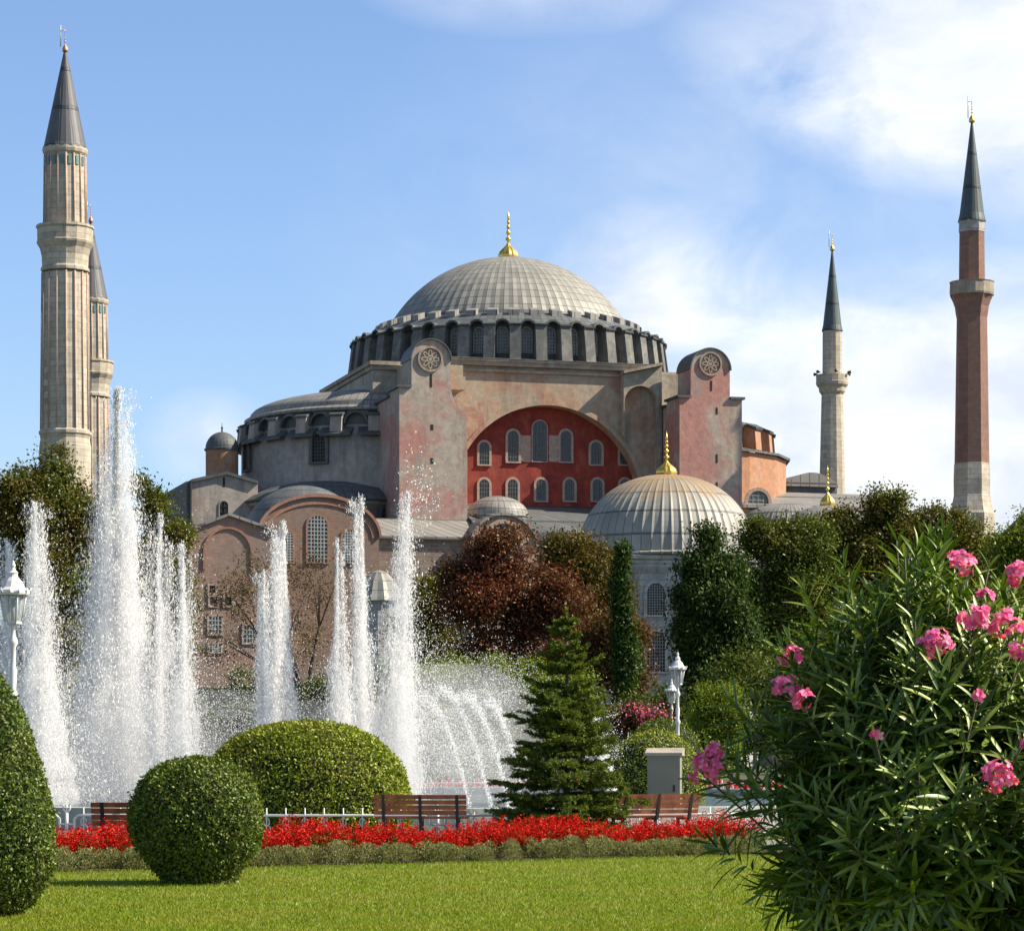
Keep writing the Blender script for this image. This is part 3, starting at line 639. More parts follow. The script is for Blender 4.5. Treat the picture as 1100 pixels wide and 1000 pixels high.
# ---------------------------------------------------------------- domed tombs
def tomb(px, D, rpx, ytop, ybase, label, fin, sides=8, lattice=True, mat='lead_tomb', rz=0.0):
    s = F/D; c = at(px, HY, D); t = thing('domed_tomb', label, 'tomb', (c.x, D, 0), rz)
    r = rpx/s; zt, zb = EYE+(HY-ytop)/s, EYE+(HY-ybase)/s; h = zt-zb
    k = 56
    prof = [(r*1.05, zb-.1), (r*1.06, zb+.15), (r*1.0, zb+.35)]+[(r*math.cos(p)**.92, zb+.4+(h-.4)*math.sin(p)) for p in [PI/2*i/22 for i in range(22)]]+[(.02, zt)]
    b = MB(); b.lathe(prof, k*4, ucount=k, vs=.42, smooth=False, mod=lambda i: 1.012 if i % 4 == 0 else 1.0); d = b.build('dome', MT[mat], t)
    if fin: finial(d, 0, 0, zt-.1, fin[0]/s, fin[1]/s)
    ap = r*.97; R_ = ap/math.cos(PI/sides); off = -PI/2+PI/sides
    b = MB(); b.lathe([(R_, 0), (R_, zb-.9)], sides, a0=off, a1=off+2*PI, smooth=False); b.build('wall', MT['stone2'], t)
    b = MB(); b.lathe([(R_, zb-.9), (R_*1.02, zb-.9), (R_*1.02, zb-.6), (R_*1.05, zb-.5), (R_*1.05, zb-.15), (R_*.9, zb+.1)], sides, a0=off, a1=off+2*PI, smooth=False); b.build('cornice', MT['stone2'], t)
    side = 2*ap*math.tan(PI/sides)
    if lattice:
        b = MB()
        for i in range(sides):                                     # corner shafts and a carved frieze
            a = off+2*PI*i/sides; b.lathe([(.28, .1), (.28, zb-1.4), (.4, zb-1.35), (.4, zb-1.1)], 10, (R_*math.cos(a), R_*math.sin(a)))
        for q in range(24): b.ext([(-side/2+side*(q+.2)/24, zb-1.75), (-side/2+side*(q+.8)/24, zb-1.75), (-side/2+side*(q+.5)/24, zb-1.3)], (0, -ap, 0), X3, Z3, YN, .1)
        b.build('corner_shafts', MT['stone2'], t)
        for i in range(-2, 3):
            a = -PI/2+2*PI*i/sides; n = Vector((math.cos(a), math.sin(a), 0)); u = Vector((-n.y, n.x, 0))
            for du in (-.21, .21):
                for (y0, y1) in ((665, 632), (724, 682)):
                    z0, z1 = EYE+(HY-y0)/s, EYE+(HY-y1)/s
                    windowpart(t, n*ap+u*(du*side)+Z3*z0, u, n, 1.65, z1-z0, .3, .18, 7, 12, 'dark', 'barsl', 'stone2', True, bt=.075)
    return t
tomb(716, 268, 95, 510, 601, 'large pale stone tomb with ribbed lead dome and gilded ball finial', (48, 11))
tomb(846, 285, 52, 541, 573, 'low domed tomb in plain pale lead behind the green trees', None, 8, False, 'lead_light')
tomb(889, 272, 48, 543, 580, 'domed tomb hidden by trees with only its tall gold finial showing', (45, 8), 8, False, 'lead_light')

# ---------------------------------------------------------------- minarets
def minaret(px, D, label, rows, sides, mats, fin, zoff=0.0, antenna=True, name='minaret', flute=False):
    """rows: dict of pixel profiles [(radius px, y px)...] per part"""
    s = F/D; c = at(px, HY, D); t = thing(name, label, 'minaret', (c.x, D, 0), 0, 'minarets round the basilica')
    def conv(p): return [(r/s, EYE+(HY-y)/s) for r, y in p]
    for nm, prof in rows.items():
        pf = conv(prof)
        if nm == 'base': pf[0] = (pf[0][0], 0.0)
        b = MB(); seg = sides*4 if (flute and 'shaft' in nm) else (sides if nm != 'cone_roof' else max(sides, 24))
        if nm in ('balcony',): seg = max(sides, 16)
        b.lathe(pf, seg, ucount=max(sides, 16), vs=.25 if nm == 'cone_roof' else .5, smooth=False, a0=PI/sides, a1=2*PI+PI/sides, mod=(lambda i: 1.0 if i % 4 == 0 else .965) if (flute and 'shaft' in nm) else None)
        b.lathe([(.01, pf[-1][1]), (pf[-1][0], pf[-1][1])], seg, smooth=False, a0=PI/sides, a1=2*PI+PI/sides)
        part = b.build(nm, MT[mats[nm]], t)
        if flute and 'shaft' in nm:                                # pink rib on each arris, little arches on top
            b = MB(); rr = pf
            for i in range(sides):
                a = PI/sides+2*PI*i/sides
                b.tube([(q*1.0*math.cos(a), q*1.0*math.sin(a), z) for q, z in (rr[0], rr[-1])], .085, 6)
            b.build('shaft_ribs', MT['seam'], part)
            if nm == 'upper_shaft':
                b = MB(); q, z = rr[-1]
                for i in range(sides):
                    a = 2*PI*(i+1)/sides; n = Vector((math.cos(a), math.sin(a), 0)); b.ext([(-.16, -.9), (.16, -.9), (.16, .0), (-.16, .0)], n*(q*.985)+Z3*(z-.2), Vector((-n.y, n.x, 0)), Z3, n, .06)
                b.build('teal_tiles', MT['teal'], part)
    ct_ = conv(rows['cone_roof'])[-1][1]
    fo = finial(t, 0, 0, ct_-.2, fin[0]/s, fin[1]/s, fin[2], 10, False)
    if antenna:
        b = MB(); b.tube([(-.45, 0, ct_+.3), (-.45, 0, ct_+fin[0]/s*1.02)], .05, 5); b.tube([(-.45, 0, ct_+fin[0]/s*.8), (0, 0, ct_+fin[0]/s*.8)], .04, 5)
        b.build('lightning_rod', MT['steel'], t)
    return t
matsA = dict(base='stone', shaft='stone', ring='stone', balcony='stone', upper_shaft='stone', collar='stone', cone_roof='cone')
rowsA = dict(base=[(27.5, 800), (27.5, 480), (26.2, 472), (27, 469)], ring=[(26.2, 469), (28, 467), (28, 464), (26, 462)], shaft=[(26, 462), (24.6, 294)],
             balcony=[(24.6, 293), (26, 292), (26, 289), (24.5, 287), (25, 276), (27, 268), (30, 263), (30.5, 261), (29.5, 260), (29.8, 247), (31, 246), (31, 243.5), (28, 243.5)],
             upper_shaft=[(22.8, 244), (22, 168)], collar=[(22, 168), (23.5, 166), (24.3, 163), (24, 160)], cone_roof=[(24, 160.5), (22.5, 157), (1.2, 54)])
mA = minaret(70, 275, 'thick fluted stone minaret nearest on the left, tallest in the picture', rowsA, 16, matsA, (26, 3.2, 'bronze'), flute=True)
mB = copy_tree(mA); mB.location = (gx(97.5, 346), 346, -3.4)
mB['label'] = 'fluted stone minaret half hidden behind the thick left one'
matsC = dict(base='stone', shaft='minbrick', band='stone', corbel='minbrick', balcony='cornice', upper_shaft='minbrick', collar='stone2', cone_roof='cone_g')
minaret(1044, 325, 'slender red brick minaret with white bands at the far right', dict(
    base=[(25, 800), (25, 552), (23.5, 550), (19.6, 531)], band=[(19.8, 531), (20, 515), (19.4, 498)], shaft=[(19, 498), (16.6, 342)],
    corbel=[(16.6, 342), (17.8, 336), (18.5, 330), (21, 323), (23.5, 318)], balcony=[(23.5, 318), (24, 316), (23.6, 305), (24.4, 303.5), (20, 303.5)],
    upper_shaft=[(14.2, 304), (13.6, 250)], collar=[(14, 250), (14.4, 247), (14, 240), (15.4, 238)], cone_roof=[(15, 238.5), (13, 230), (.9, 130)]),
    8, matsC, (26, 3.4, 'gold'))
matsD = dict(base='stone', shaft='stone', balcony='stone', upper_shaft='stone', cone_roof='cone_g')
mD = minaret(894, 402, 'thin pale stone minaret right of the orange apse', dict(
    base=[(15, 800), (14.6, 545)], shaft=[(14.4, 545), (11.6, 424)], balcony=[(11.8, 424), (14, 421), (14.5, 417), (17, 414), (17.6, 411), (17.2, 410), (17.4, 403), (14, 403)],
    upper_shaft=[(10.6, 404), (10.4, 356)], cone_roof=[(11.4, 356), (10, 350), (.7, 268)]), 12, matsD, (20, 2.7, 'gold'), flute=False)
b = MB()                                                           # loudspeakers on the balcony
for a in (20, 150, 215, 275, 330):
    n = Vector((math.cos(R(a)), math.sin(R(a)), 0)); s = F/402; c = n*(17.5/s)+Z3*(EYE+(HY-401)/s)
    b.tube([c, c+n*.5], .1, 8, r1=.26)
b.build('loudspeakers', MT['iron'], mD)

# red roof at the far right edge, precinct wall, white garden wall
h = thing('red_roofed_house', 'small house with red tiled roof at the right edge behind trees', 'house', (gx(1112, 300), 300, 0))
b = MB(); b.box(-3.2, 6, 0, 8, 0, EYE+(HY-580)/10); b.build('wall', MT['arch'], h)
b = MB(); z0 = EYE+(HY-582)/10; b.ext([(-3.8, z0), (6, z0), (6, z0+4), (0, z0+3.6)], (0, -.4, 0), X3, Z3, (0, 1, 0), 8.8); b.build('roof', MT['minbrick'], h)
b = MB(); b.box(gx(150, 236), gx(640, 236), 236, 237, 0, EYE+(HY-738)/F*236); w_ = b.build('precinct_wall', MT['brick_d'])
tag(w_, 'long grey stone precinct wall behind the fountain spray', 'wall')
b = MB(); b.box(gx(612, 175), gx(760, 175), 175, 175.5, 0, EYE+(HY-757)/F*175); b.box(gx(611, 175), gx(761, 175), 174.8, 175.7, EYE+(HY-757)/F*175, EYE+(HY-755)/F*175)
tag(b.build('garden_wall', MT['white']), 'low white garden wall behind the pink flowering shrub', 'wall')

# ---------------------------------------------------------------- vegetation
G = {}
G['dark'] = leafmat('dark_green_leaves', [(.022, .042, .008), (.048, .08, .013), (.085, .12, .018), (.15, .165, .026)], .28, .06, big=((.13, .095, .025), .3, .35))
G['mid'] = leafmat('mid_green_leaves', [(.035, .06, .01), (.065, .095, .014), (.11, .125, .018), (.16, .14, .025)], .3, .08, big=((.14, .085, .02), .35, .6))
G['autumn'] = leafmat('turning_leaves', [(.05, .05, .012), (.10, .08, .018), (.16, .09, .024), (.18, .07, .03)], .3, .06, big=((.075, .085, .018), .4, .5))
G['purple'] = leafmat('purple_leaves', [(.05, .012, .01), (.10, .026, .018), (.15, .042, .024), (.2, .07, .035)], .3, .08, big=((.085, .045, .018), .25, .5))
G['brown'] = leafmat('brown_leaves', [(.06, .025, .014), (.11, .05, .022), (.15, .075, .03), (.1, .09, .03)], .3, .05)
G['dry'] = leafmat('dry_sparse_leaves', [(.07, .05, .03), (.12, .08, .045), (.1, .1, .04), (.16, .09, .06)], .25, .05)
G['cypress'] = leafmat('cypress_leaves', [(.014, .034, .010), (.03, .062, .013), (.05, .088, .018), (.08, .115, .026)], .2, .05)
G['lime'] = leafmat('lime_leaves', [(.07, .12, .012), (.12, .18, .018), (.18, .23, .025), (.24, .26, .04)], .4, .08)
G['box'] = leafmat('boxwood_leaves', [(.03, .06, .006), (.06, .105, .01), (.11, .16, .014), (.19, .22, .03)], .16, .14, .5, big=((.13, .12, .03), 3.5, .35))
G['box_l'] = leafmat('light_boxwood_leaves', [(.07, .115, .006), (.15, .205, .01), (.25, .30, .016), (.36, .37, .05)], .2, .14, .5, big=((.22, .2, .04), 1.6, .4))
G['spruce'] = leafmat('spruce_needles', [(.028, .05, .012), (.07, .11, .018), (.14, .19, .028), (.25, .29, .05)], .25, .06)
G['olean'] = leafmat('oleander_leaves', [(.022, .056, .005), (.05, .112, .010), (.11, .18, .016), (.27, .32, .06)], .25, .25, .42)
G['pinkfl'] = leafmat('pink_petals', [(.66, .055, .25), (.82, .14, .39), (.86, .25, .50), (.9, .46, .65)], .35, .04)
G['redfl'] = leafmat('red_salvia', [(.20, .003, .005), (.44, .006, .007), (.62, .014, .012), (.70, .05, .03)], .25, .04)
G['sage'] = leafmat('grey_green_santolina', [(.12, .14, .05), (.21, .23, .095), (.31, .32, .16), (.2, .19, .08)], .25, .04)
G['grass'] = leafmat('grass_blades', [(.10, .165, .006), (.15, .225, .007), (.20, .27, .012), (.30, .30, .045)], .35, .06, big=((.27, .25, .04), .9, .55))

def limbs(name, base, targets, r0, mat, parent):
    b = MB(); base = Vector(base); top = sum(targets, Vector())/len(targets)
    fork = base.lerp(top, .45); fork.x = base.x*.7+top.x*.3; fork.y = base.y*.7+top.y*.3
    b.tube([base, base.lerp(fork, .5)+Vector((r0*.4, 0, 0)), fork], r0, 8, r1=r0*.6)
    for t in targets:
        m_ = fork.lerp(t, .5)+Vector((random.uniform(-.1, .1), random.uniform(-.1, .1), .12))*(t-fork).length*.6
        b.tube([fork, m_, t], r0*.42, 6, r1=r0*.08)
        for k in range(3):
            e = t+Vector((random.gauss(0, 1), random.gauss(0, 1), random.uniform(-.3, .8)))*min(1.2, (t-fork).length*.14); b.tube([m_, m_.lerp(e, .5)+Vector((0, 0, .1)), e], r0*.16, 5, r1=r0*.04)
    return b.build(name, mat, parent)
def crownpts(lobes, n, clump, spread, shell=.55):
    L = np.array(lobes); vol = np.prod(L[:, 3:], 1)**(2/3); pr = (vol**.75)/(vol**.75).sum()
    nc = max(8, n//clump); idx = rng.choice(len(L), nc, p=pr)
    d = unit(rng.normal(size=(nc, 3))); rad = shell+(1-shell)*rng.random(nc)**.7
    C = L[idx, :3]+d*L[idx, 3:]*rad[:, None]
    k = rng.integers(0, nc, n); sz = spread*(.6+.8*rng.random(nc))
    P = C[k]+rng.normal(size=(n, 3))*sz[k][:, None]*np.array([1, 1, .7])
    return P, d[k]
def tree(name, label, cat, D, lobes_px, n, mat, leaf, base_px=None, trunk=.25, clump=70, spread=.55, group=None, depth=1.0, shell=.55, droop=0.0):
    n = int(n*2.1); leaf *= .62
    s = F/D; bpx = base_px if base_px is not None else float(np.mean([l[0] for l in lobes_px]))
    t = thing(name, label, cat, (gx(bpx, D), D, 0), 0, group)
    lob = []
    for (px, py, rx, ry) in lobes_px:
        c = at(px, py, D); j = rng.uniform(-.3, .3)*rx/s
        lob.append((c.x-t.location.x, j, c.z, rx/s, rx/s*depth, ry/s))
    sub = []
    for l in lob:
        l = np.array(l)
        sub.append((*l[:3], *(l[3:]*.72)))
        for _ in range(8):
            dd = unit(rng.normal(size=3)); k = rng.uniform(.26, .5); sub.append((*(l[:3]+dd*l[3:]*rng.uniform(.5, .98)), *(l[3:]*k)))
    P, d = crownpts(sub, n, clump, spread*.8, shell)
    P = P[P[:, 2] > .1*leaf]; n = len(P); d = d[:n]
    U = d*.35+rng.normal(size=(n, 3)); U[:, 2] -= droop; Nh = d+np.array((0, 0, .6))+rng.normal(size=(n, 3))*.55
    v, f = leafquads(P, U, leaf*(.6+.8*rng.random(n)), leaf*.55*(.7+.6*rng.random(n)), Nh)
    npmesh('crown', v, f, G[mat], t)
    if trunk: limbs('trunk', (0, 0, 0), [Vector(l[:3]) for l in lob], trunk, MT['bark'], t)
    return t
TG = 'trees between the fountain and the basilica'
tree('broadleaf_tree', 'big dark green tree behind the tallest jet, below the thick minaret', 'tree', 190, [(15, 530, 32, 30), (58, 520, 38, 36), (20, 600, 45, 50), (70, 600, 42, 55), (40, 690, 50, 50), (85, 560, 22, 34)], 34000, 'mid', .42, 50, .45, group=TG)
tree('broadleaf_tree', 'dark green tree right of the tallest jet, beside the pink brick gable', 'tree', 205, [(160, 545, 22, 28), (180, 590, 28, 36), (150, 640, 36, 55), (185, 660, 26, 50), (160, 720, 40, 40)], 24000, 'mid', .42, 165, .4, group=TG)
tree('plum_tree', 'wide purple-leaved tree before the red tympanum', 'tree', 160, [(540, 600, 34, 32), (515, 640, 40, 42), (565, 640, 48, 50), (520, 700, 40, 36), (575, 705, 46, 40), (495, 625, 18, 24)], 34000, 'purple', .33, 545, .3, group=TG)
tree('plum_tree', 'greenish bronze tree right of the purple one', 'tree', 175, [(615, 600, 30, 28), (640, 615, 26, 36), (610, 650, 32, 40), (655, 640, 18, 24)], 20000, 'autumn', .34, 622, .3, group=TG)
tree('plum_tree', 'low rust brown tree at the foot of the slim cypress', 'tree', 150, [(655, 680, 24, 24), (640, 710, 30, 28), (665, 725, 24, 30), (680, 690, 10, 20)], 15000, 'brown', .3, 655, .2, group=TG)
tree('cypress_tree', 'slim dark cypress standing before the pale tomb wall', 'cypress', 143, [(669, 600, 3.5, 18), (668, 640, 7, 26), (669, 680, 9, 30), (671, 725, 13, 36)], 12000, 'cypress', .3, 669, .15, 30, .22, group=TG)
tree('bare_tree', 'half bare brown tree with dark forked limbs before the brick hall', 'tree', 200, [(250, 640, 34, 30), (300, 640, 36, 40), (345, 620, 30, 34), (240, 690, 26, 26), (310, 690, 36, 30), (275, 610, 26, 22)], 3200, 'dry', .3, 345, .38, 18, .6, group=TG)
tree('broadleaf_tree', 'small green tree behind the right-hand fountain jets', 'tree', 165, [(462, 640, 20, 26), (450, 680, 26, 34), (475, 690, 22, 40), (480, 640, 10, 16)], 13000, 'mid', .33, 462, .22, group=TG)
tree('conifer_tree', 'dark feathery conifer right of the tomb windows', 'conifer', 165, [(764, 578, 9, 16), (752, 606, 15, 20), (776, 612, 18, 22), (746, 648, 20, 24), (785, 650, 24, 28), (760, 640, 20, 30), (742, 690, 16, 34), (762, 690, 24, 40), (795, 690, 24, 44), (765, 735, 40, 40)], 30000, 'cypress', .36, 765, .3, 40, .5, group=TG, droop=1.2)
tree('broadleaf_tree', 'broad dark green tree between the feathery conifer and the oleander', 'tree', 190, [(815, 580, 30, 24), (850, 580, 38, 34), (830, 640, 46, 50), (870, 640, 40, 60), (850, 700, 60, 50)], 34000, 'dark', .4, 845, .4, group=TG)
tree('broadleaf_tree', 'dark green tree topped with brownish leaves beside the thin minaret', 'tree', 200, [(925, 575, 30, 28), (955, 548, 28, 24), (975, 575, 24, 28), (905, 600, 30, 36), (945, 620, 46, 50), (900, 565, 18, 18)], 34000, 'mid', .4, 935, .4, group=TG)
tree('broadleaf_tree', 'round green tree below the red brick minaret', 'tree', 195, [(1022, 568, 28, 24), (1040, 600, 26, 32), (1005, 600, 24, 34), (1030, 640, 40, 40), (1055, 590, 14, 18)], 20000, 'mid', .38, 1025, .35, group=TG)
tree('broadleaf_tree', 'fresh green tree touching the right edge before the red roof', 'tree', 180, [(1090, 590, 20, 20), (1108, 580, 18, 24), (1095, 630, 26, 34)], 12000, 'lime', .34, 1098, .3, group=TG)
BG = 'shrubs beyond the fountain'
tree('shrub', 'pale leafy shrub under the dark conifer, beside the lamps', 'shrub', 105, [(772, 752, 20, 20), (760, 775, 24, 26), (785, 780, 20, 26), (745, 795, 16, 18), (770, 805, 34, 22)], 16000, 'lime', .16, 768, .06, 40, .2, group=BG)
tree('shrub', 'pink flowering shrub before the low white wall', 'shrub', 120, [(690, 768, 20, 14), (705, 775, 18, 14), (675, 778, 14, 12)], 6000, 'brown', .17, 692, .05, 30, .2, group=BG)
tree('shrub', 'low green bush line behind the right jets and spray', 'shrub', 120, [(440, 740, 30, 34), (490, 735, 34, 32), (530, 745, 30, 30), (560, 735, 26, 40), (500, 780, 60, 36), (590, 760, 40, 50)], 34000, 'lime', .19, 510, .06, 50, .28, group=BG)
tree('shrub', 'dark shrub mass under the plum tree behind the spray', 'shrub', 140, [(430, 770, 60, 40), (340, 760, 50, 40), (255, 770, 50, 40), (650, 780, 60, 36), (560, 790, 60, 30)], 26000, 'dark', .28, 480, .06, 50, .35, group=BG)
tree('shrub', 'dark green thicket beneath the trees on the right', 'shrub', 130, [(800, 770, 60, 60), (880, 760, 60, 80), (960, 740, 60, 90), (1050, 720, 60, 90), (720, 770, 22, 40)], 34000, 'dark', .28, 880, .06, 50, .35, group=BG)
tree('shrub', 'dark thicket behind the left fountain jets', 'shrub', 130, [(10, 770, 50, 50), (90, 770, 50, 40), (170, 780, 50, 36)], 18000, 'dark', .28, 90, .06, 50, .35, group=BG)

# flowers on the pink shrub
P = np.array([at(rng.normal(693, 16), rng.normal(764, 6), 118.9) for _ in range(150)]); P -= np.array((gx(692, 120), 120, 0))
v, f = leafquads(P, rng.normal(size=(150, 3)), np.full(150, .13), np.full(150, .1))
for o in scn.objects:
    if o.get('label', '').startswith('pink flowering'): npmesh('blossom', v, f, G['pinkfl'], o)

def clipped(name, label, cat, loc, prof, n, leaf, mat, sx=1.0, sy=1.0, group=None, lump=.045):
    """clipped bush: profile (r,z) of revolution, leaves all over its skin round a solid dark core"""
    t = thing(name, label, cat, loc, 0, group)
    pr = np.array(prof); seg = np.hypot(np.diff(pr[:, 0]), np.diff(pr[:, 1]))*(pr[:-1, 0]+pr[1:, 0]+1e-3); pr_ = seg/seg.sum()
    k = rng.choice(len(seg), n, p=pr_); q = rng.random(n); a = rng.random(n)*2*PI
    r = pr[k, 0]+(pr[k+1, 0]-pr[k, 0])*q; z = pr[k, 1]+(pr[k+1, 1]-pr[k, 1])*q
    dr, dz = pr[k+1, 0]-pr[k, 0], pr[k+1, 1]-pr[k, 1]; nl = np.hypot(dr, dz)+1e-9
    Nn = np.stack([np.cos(a)*dz/nl, np.sin(a)*dz/nl, -dr/nl], 1)
    ph = 1+lump*(1.1*np.sin(a*3+z*2.2+2)+np.sin(a*5+z*6)+np.sin(a*9-z*9+1)+.8*np.sin(a*17+z*21))*.5
    P = np.stack([r*ph*np.cos(a)*sx, r*ph*np.sin(a)*sy, z], 1)-Nn*(rng.random(n)**1.5*leaf*2.2)[:, None]
    P[:, 2] = np.maximum(P[:, 2], .01)
    stray = rng.random(n) < .035; P[stray] += Nn[stray]*leaf*rng.random((stray.sum(), 1))*1.2
    U = Nn*.3+rng.normal(size=(n, 3))*.6; Nh = Nn+rng.normal(size=(n, 3))*.42
    v, f = leafquads(P, U, leaf*(.6+.8*rng.random(n)), leaf*.6*(.7+.6*rng.random(n)), Nh)
    npmesh('foliage', v, f, G[mat], t)
    b = MB(); b.lathe([(max(.01, q[0]-leaf*1.6), max(.0, q[1]-leaf*(1.6 if i > len(prof)/2 else 0))) for i, q in enumerate(prof)], 36)  # smaller solid body added inside the leaves to block light
    o = b.build('blocking_core', MT['core'], t); o.scale = (sx, sy, 1)
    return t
MT['core'] = simple('dark_core_green', (.012, .02, .006), .95, 0, .4, 8)
D = 33.2; s = F/D
def ballprof(r, h, waist=.55, n=18):
    return [(r*max(waist if z < .3 else 0, math.sqrt(max(0, 1-((z-.52)/.5)**2))), z*h) for z in [i/n*1.02 for i in range(n+1)]]
pb = [(.42, 0), (.46, .1), (.58, .25), (.70, .42), (.77, .6), (.79, .78), (.775, .95), (.71, 1.14), (.6, 1.3), (.44, 1.42), (.25, 1.49), (.01, 1.52)]
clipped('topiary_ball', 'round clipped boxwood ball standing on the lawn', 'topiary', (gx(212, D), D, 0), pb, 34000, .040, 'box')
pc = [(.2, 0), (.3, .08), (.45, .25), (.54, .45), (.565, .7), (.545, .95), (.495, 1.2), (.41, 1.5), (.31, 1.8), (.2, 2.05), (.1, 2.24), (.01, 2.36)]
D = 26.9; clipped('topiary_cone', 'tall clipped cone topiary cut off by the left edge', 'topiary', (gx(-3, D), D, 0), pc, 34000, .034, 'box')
D = 53.0; s = F/D
pd = [(1.9, 0), (2.0, .3), (2.02, .7), (1.93, 1.1), (1.7, 1.5), (1.35, 1.82), (.9, 2.02), (.4, 2.12), (.01, 2.14)]
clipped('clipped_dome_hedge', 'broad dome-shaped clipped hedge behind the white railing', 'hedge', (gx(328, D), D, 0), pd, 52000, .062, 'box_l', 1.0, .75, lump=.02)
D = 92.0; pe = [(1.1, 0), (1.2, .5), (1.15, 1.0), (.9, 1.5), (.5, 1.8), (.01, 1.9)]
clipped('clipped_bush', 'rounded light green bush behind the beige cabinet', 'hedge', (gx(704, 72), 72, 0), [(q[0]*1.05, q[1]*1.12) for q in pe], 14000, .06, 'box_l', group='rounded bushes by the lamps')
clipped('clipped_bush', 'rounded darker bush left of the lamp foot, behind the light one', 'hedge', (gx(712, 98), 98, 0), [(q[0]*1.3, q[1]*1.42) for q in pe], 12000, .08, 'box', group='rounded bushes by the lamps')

# spruce
D = 47.5; sp = thing('spruce_tree', 'young green spruce rising behind the red flower bed', 'spruce', (gx(608, D), D, 0))
H = 4.0; PP, UU, LL = [], [], []; b = MB(); b.tube([(0, 0, 0), (.03, 0, H*.5), (0, 0, H-.05)], .07, 8, r1=.012); b.build('trunk', MT['bark'], sp)
bb = MB()
def needles(a, d, ln, n, r=.055):
    t = rng.random(n); side = rng.normal(size=(n, 3)); ax = np.array(d)
    p = np.array(a)+np.outer(t*ln, ax); u = unit(side-np.outer(side@ax, ax))*.8+ax*.75
    PP.append(p); UU.append(u); LL.append(r*(.7+.6*rng.random(n)))
z = .18
while z < H-.1:
    f_ = 1-z/H; rad = 1.28*f_**.7+.03
    if z < .8: rad *= .8+.25*z
    nb = max(4, int(6+5*f_)); ph = random.random()*6
    for i in range(nb):
        a = ph+2*PI*i/nb+random.uniform(-.3, .3); ln = rad*random.uniform(.62, 1.12)*(1+.13*math.sin(a*2+z*3)); zz = z+random.uniform(-.06, .06)
        rise = .35 if f_ > .3 else .7
        pts = []
        for k in range(6):
            q = k/5; pts.append(Vector((math.cos(a)*ln*q, math.sin(a)*ln*q, zz+ln*(rise*.25*q-.42*q*q*f_+.25*q**3))))
        bb.tube(pts, .016, 5, r1=.005)
        for k in range(5):
            p, q = pts[k], pts[k+1]; d = (q-p); l_ = d.length
            if l_ < 1e-4: continue
            d = d/l_; needles(p, d, l_, int(14+26*l_/.2*(.4+.6*k/4)))
            if k >= 1:
                sd = Vector((-d.y, d.x, 0)).normalized()
                for sg in (-1, 1):
                    for rep in range(2):
                        tl = ln*(.46-.055*k)*random.uniform(.6, 1.15); td = (d*.72+sd*sg*.75+Vector((0, 0, random.uniform(-.28, .22)))).normalized()
                        o_ = p+d*l_*random.random(); needles(o_, td, tl, int(20+150*tl), .052)
                        if tl > .2:
                            for s3 in (-1, 1):
                                t3 = (td*.8+sd*s3*.5+Vector((0, 0, random.uniform(-.2, .2)))).normalized(); needles(o_+td*tl*.5, t3, tl*.5, int(60*tl+14), .05)
    z += (.14+.10*(1-f_))*random.uniform(.75, 1.3)
for k in range(5): needles((0, 0, H-.5+.1*k), (0, 0, 1), .12, 40, .06)
needles((0, 0, H-.3), unit(np.array((.55, .1, .55))), .2, 50); needles((0, 0, H-.35), unit(np.array((-.6, .1, .4))), .22, 50)
bb.build('branches', MT['bark'], sp)
P = np.concatenate(PP); U = np.concatenate(UU); L = np.concatenate(LL); P[:, 2] = np.maximum(P[:, 2], .02)
v, f = leafquads(P, U, L, L*.3); npmesh('needles', v, f, G['spruce'], sp)

# oleander close to the camera
D = 9.5; ol = thing('oleander_bush', 'large oleander with narrow leaves and pink blossom filling the right corner', 'oleander', (gx(990, D), D, 0))
ox = ol.location.x
tips = []
cen = np.array((0, 0, 1.40)); ell = np.array((.60, .62, .86))
while len(tips) < 760:
    right = len(tips) >= 470  # later tips: mostly unseen right lobe, added to shade the lower bush
    d = unit(rng.normal(size=3)); k = rng.uniform(.45, 1.0) if rng.random() < .5 else rng.uniform(.85, 1.03)
    if d[2] < -.9 or (d[2] < -.45 and d[0] < -.25 and not right): continue
    tips.append((cen+d*ell*k*(1+.1*rng.normal())+(np.array((.80, -.25, -.2)) if right else 0), d))
for (px, py) in ((985, 592), (972, 600), (998, 598), (962, 622), (1010, 610), (1000, 580), (940, 640), (1040, 620), (1085, 630), (1060, 650), (800, 790), (815, 760), (790, 812), (830, 740), (850, 690), (872, 690), (895, 960), (872, 930), (840, 900), (915, 985), (1020, 640), (920, 660), (900, 680)):
    p = at(px, py, D+rng.uniform(-.35, .25)); q = np.array((p.x-ox, p.y-D, p.z)); tips.append((q, unit((q-cen)/ell)))
def skin(px, py):
    p = at(px, py, D-.5); e = 1-((p.x-ox-cen[0])/ell[0])**2-((p.z-cen[2])/ell[2])**2
    return D-.10-ell[1]*math.sqrt(max(.06, e))
fl = ((1033, 606, 17), (1092, 616, 15), (1047, 662, 17), (1005, 689, 18), (1082, 671, 18), (1049, 747, 7), (1073, 834, 19), (851, 706, 13), (846, 738, 17), (864, 752, 12), (757, 826, 20), (768, 808, 11), (941, 790, 6), (1098, 700, 13), (1060, 640, 9), (1097, 795, 8))
for (px, py, r_) in fl:
    p = at(px, py+8, skin(px, py)+.04); q = np.array((p.x-ox, p.y-D, p.z)); tips.append((q, unit((q-cen)/ell)))
P_, U_, N_, L_, W_ = [], [], [], [], []; b = MB()
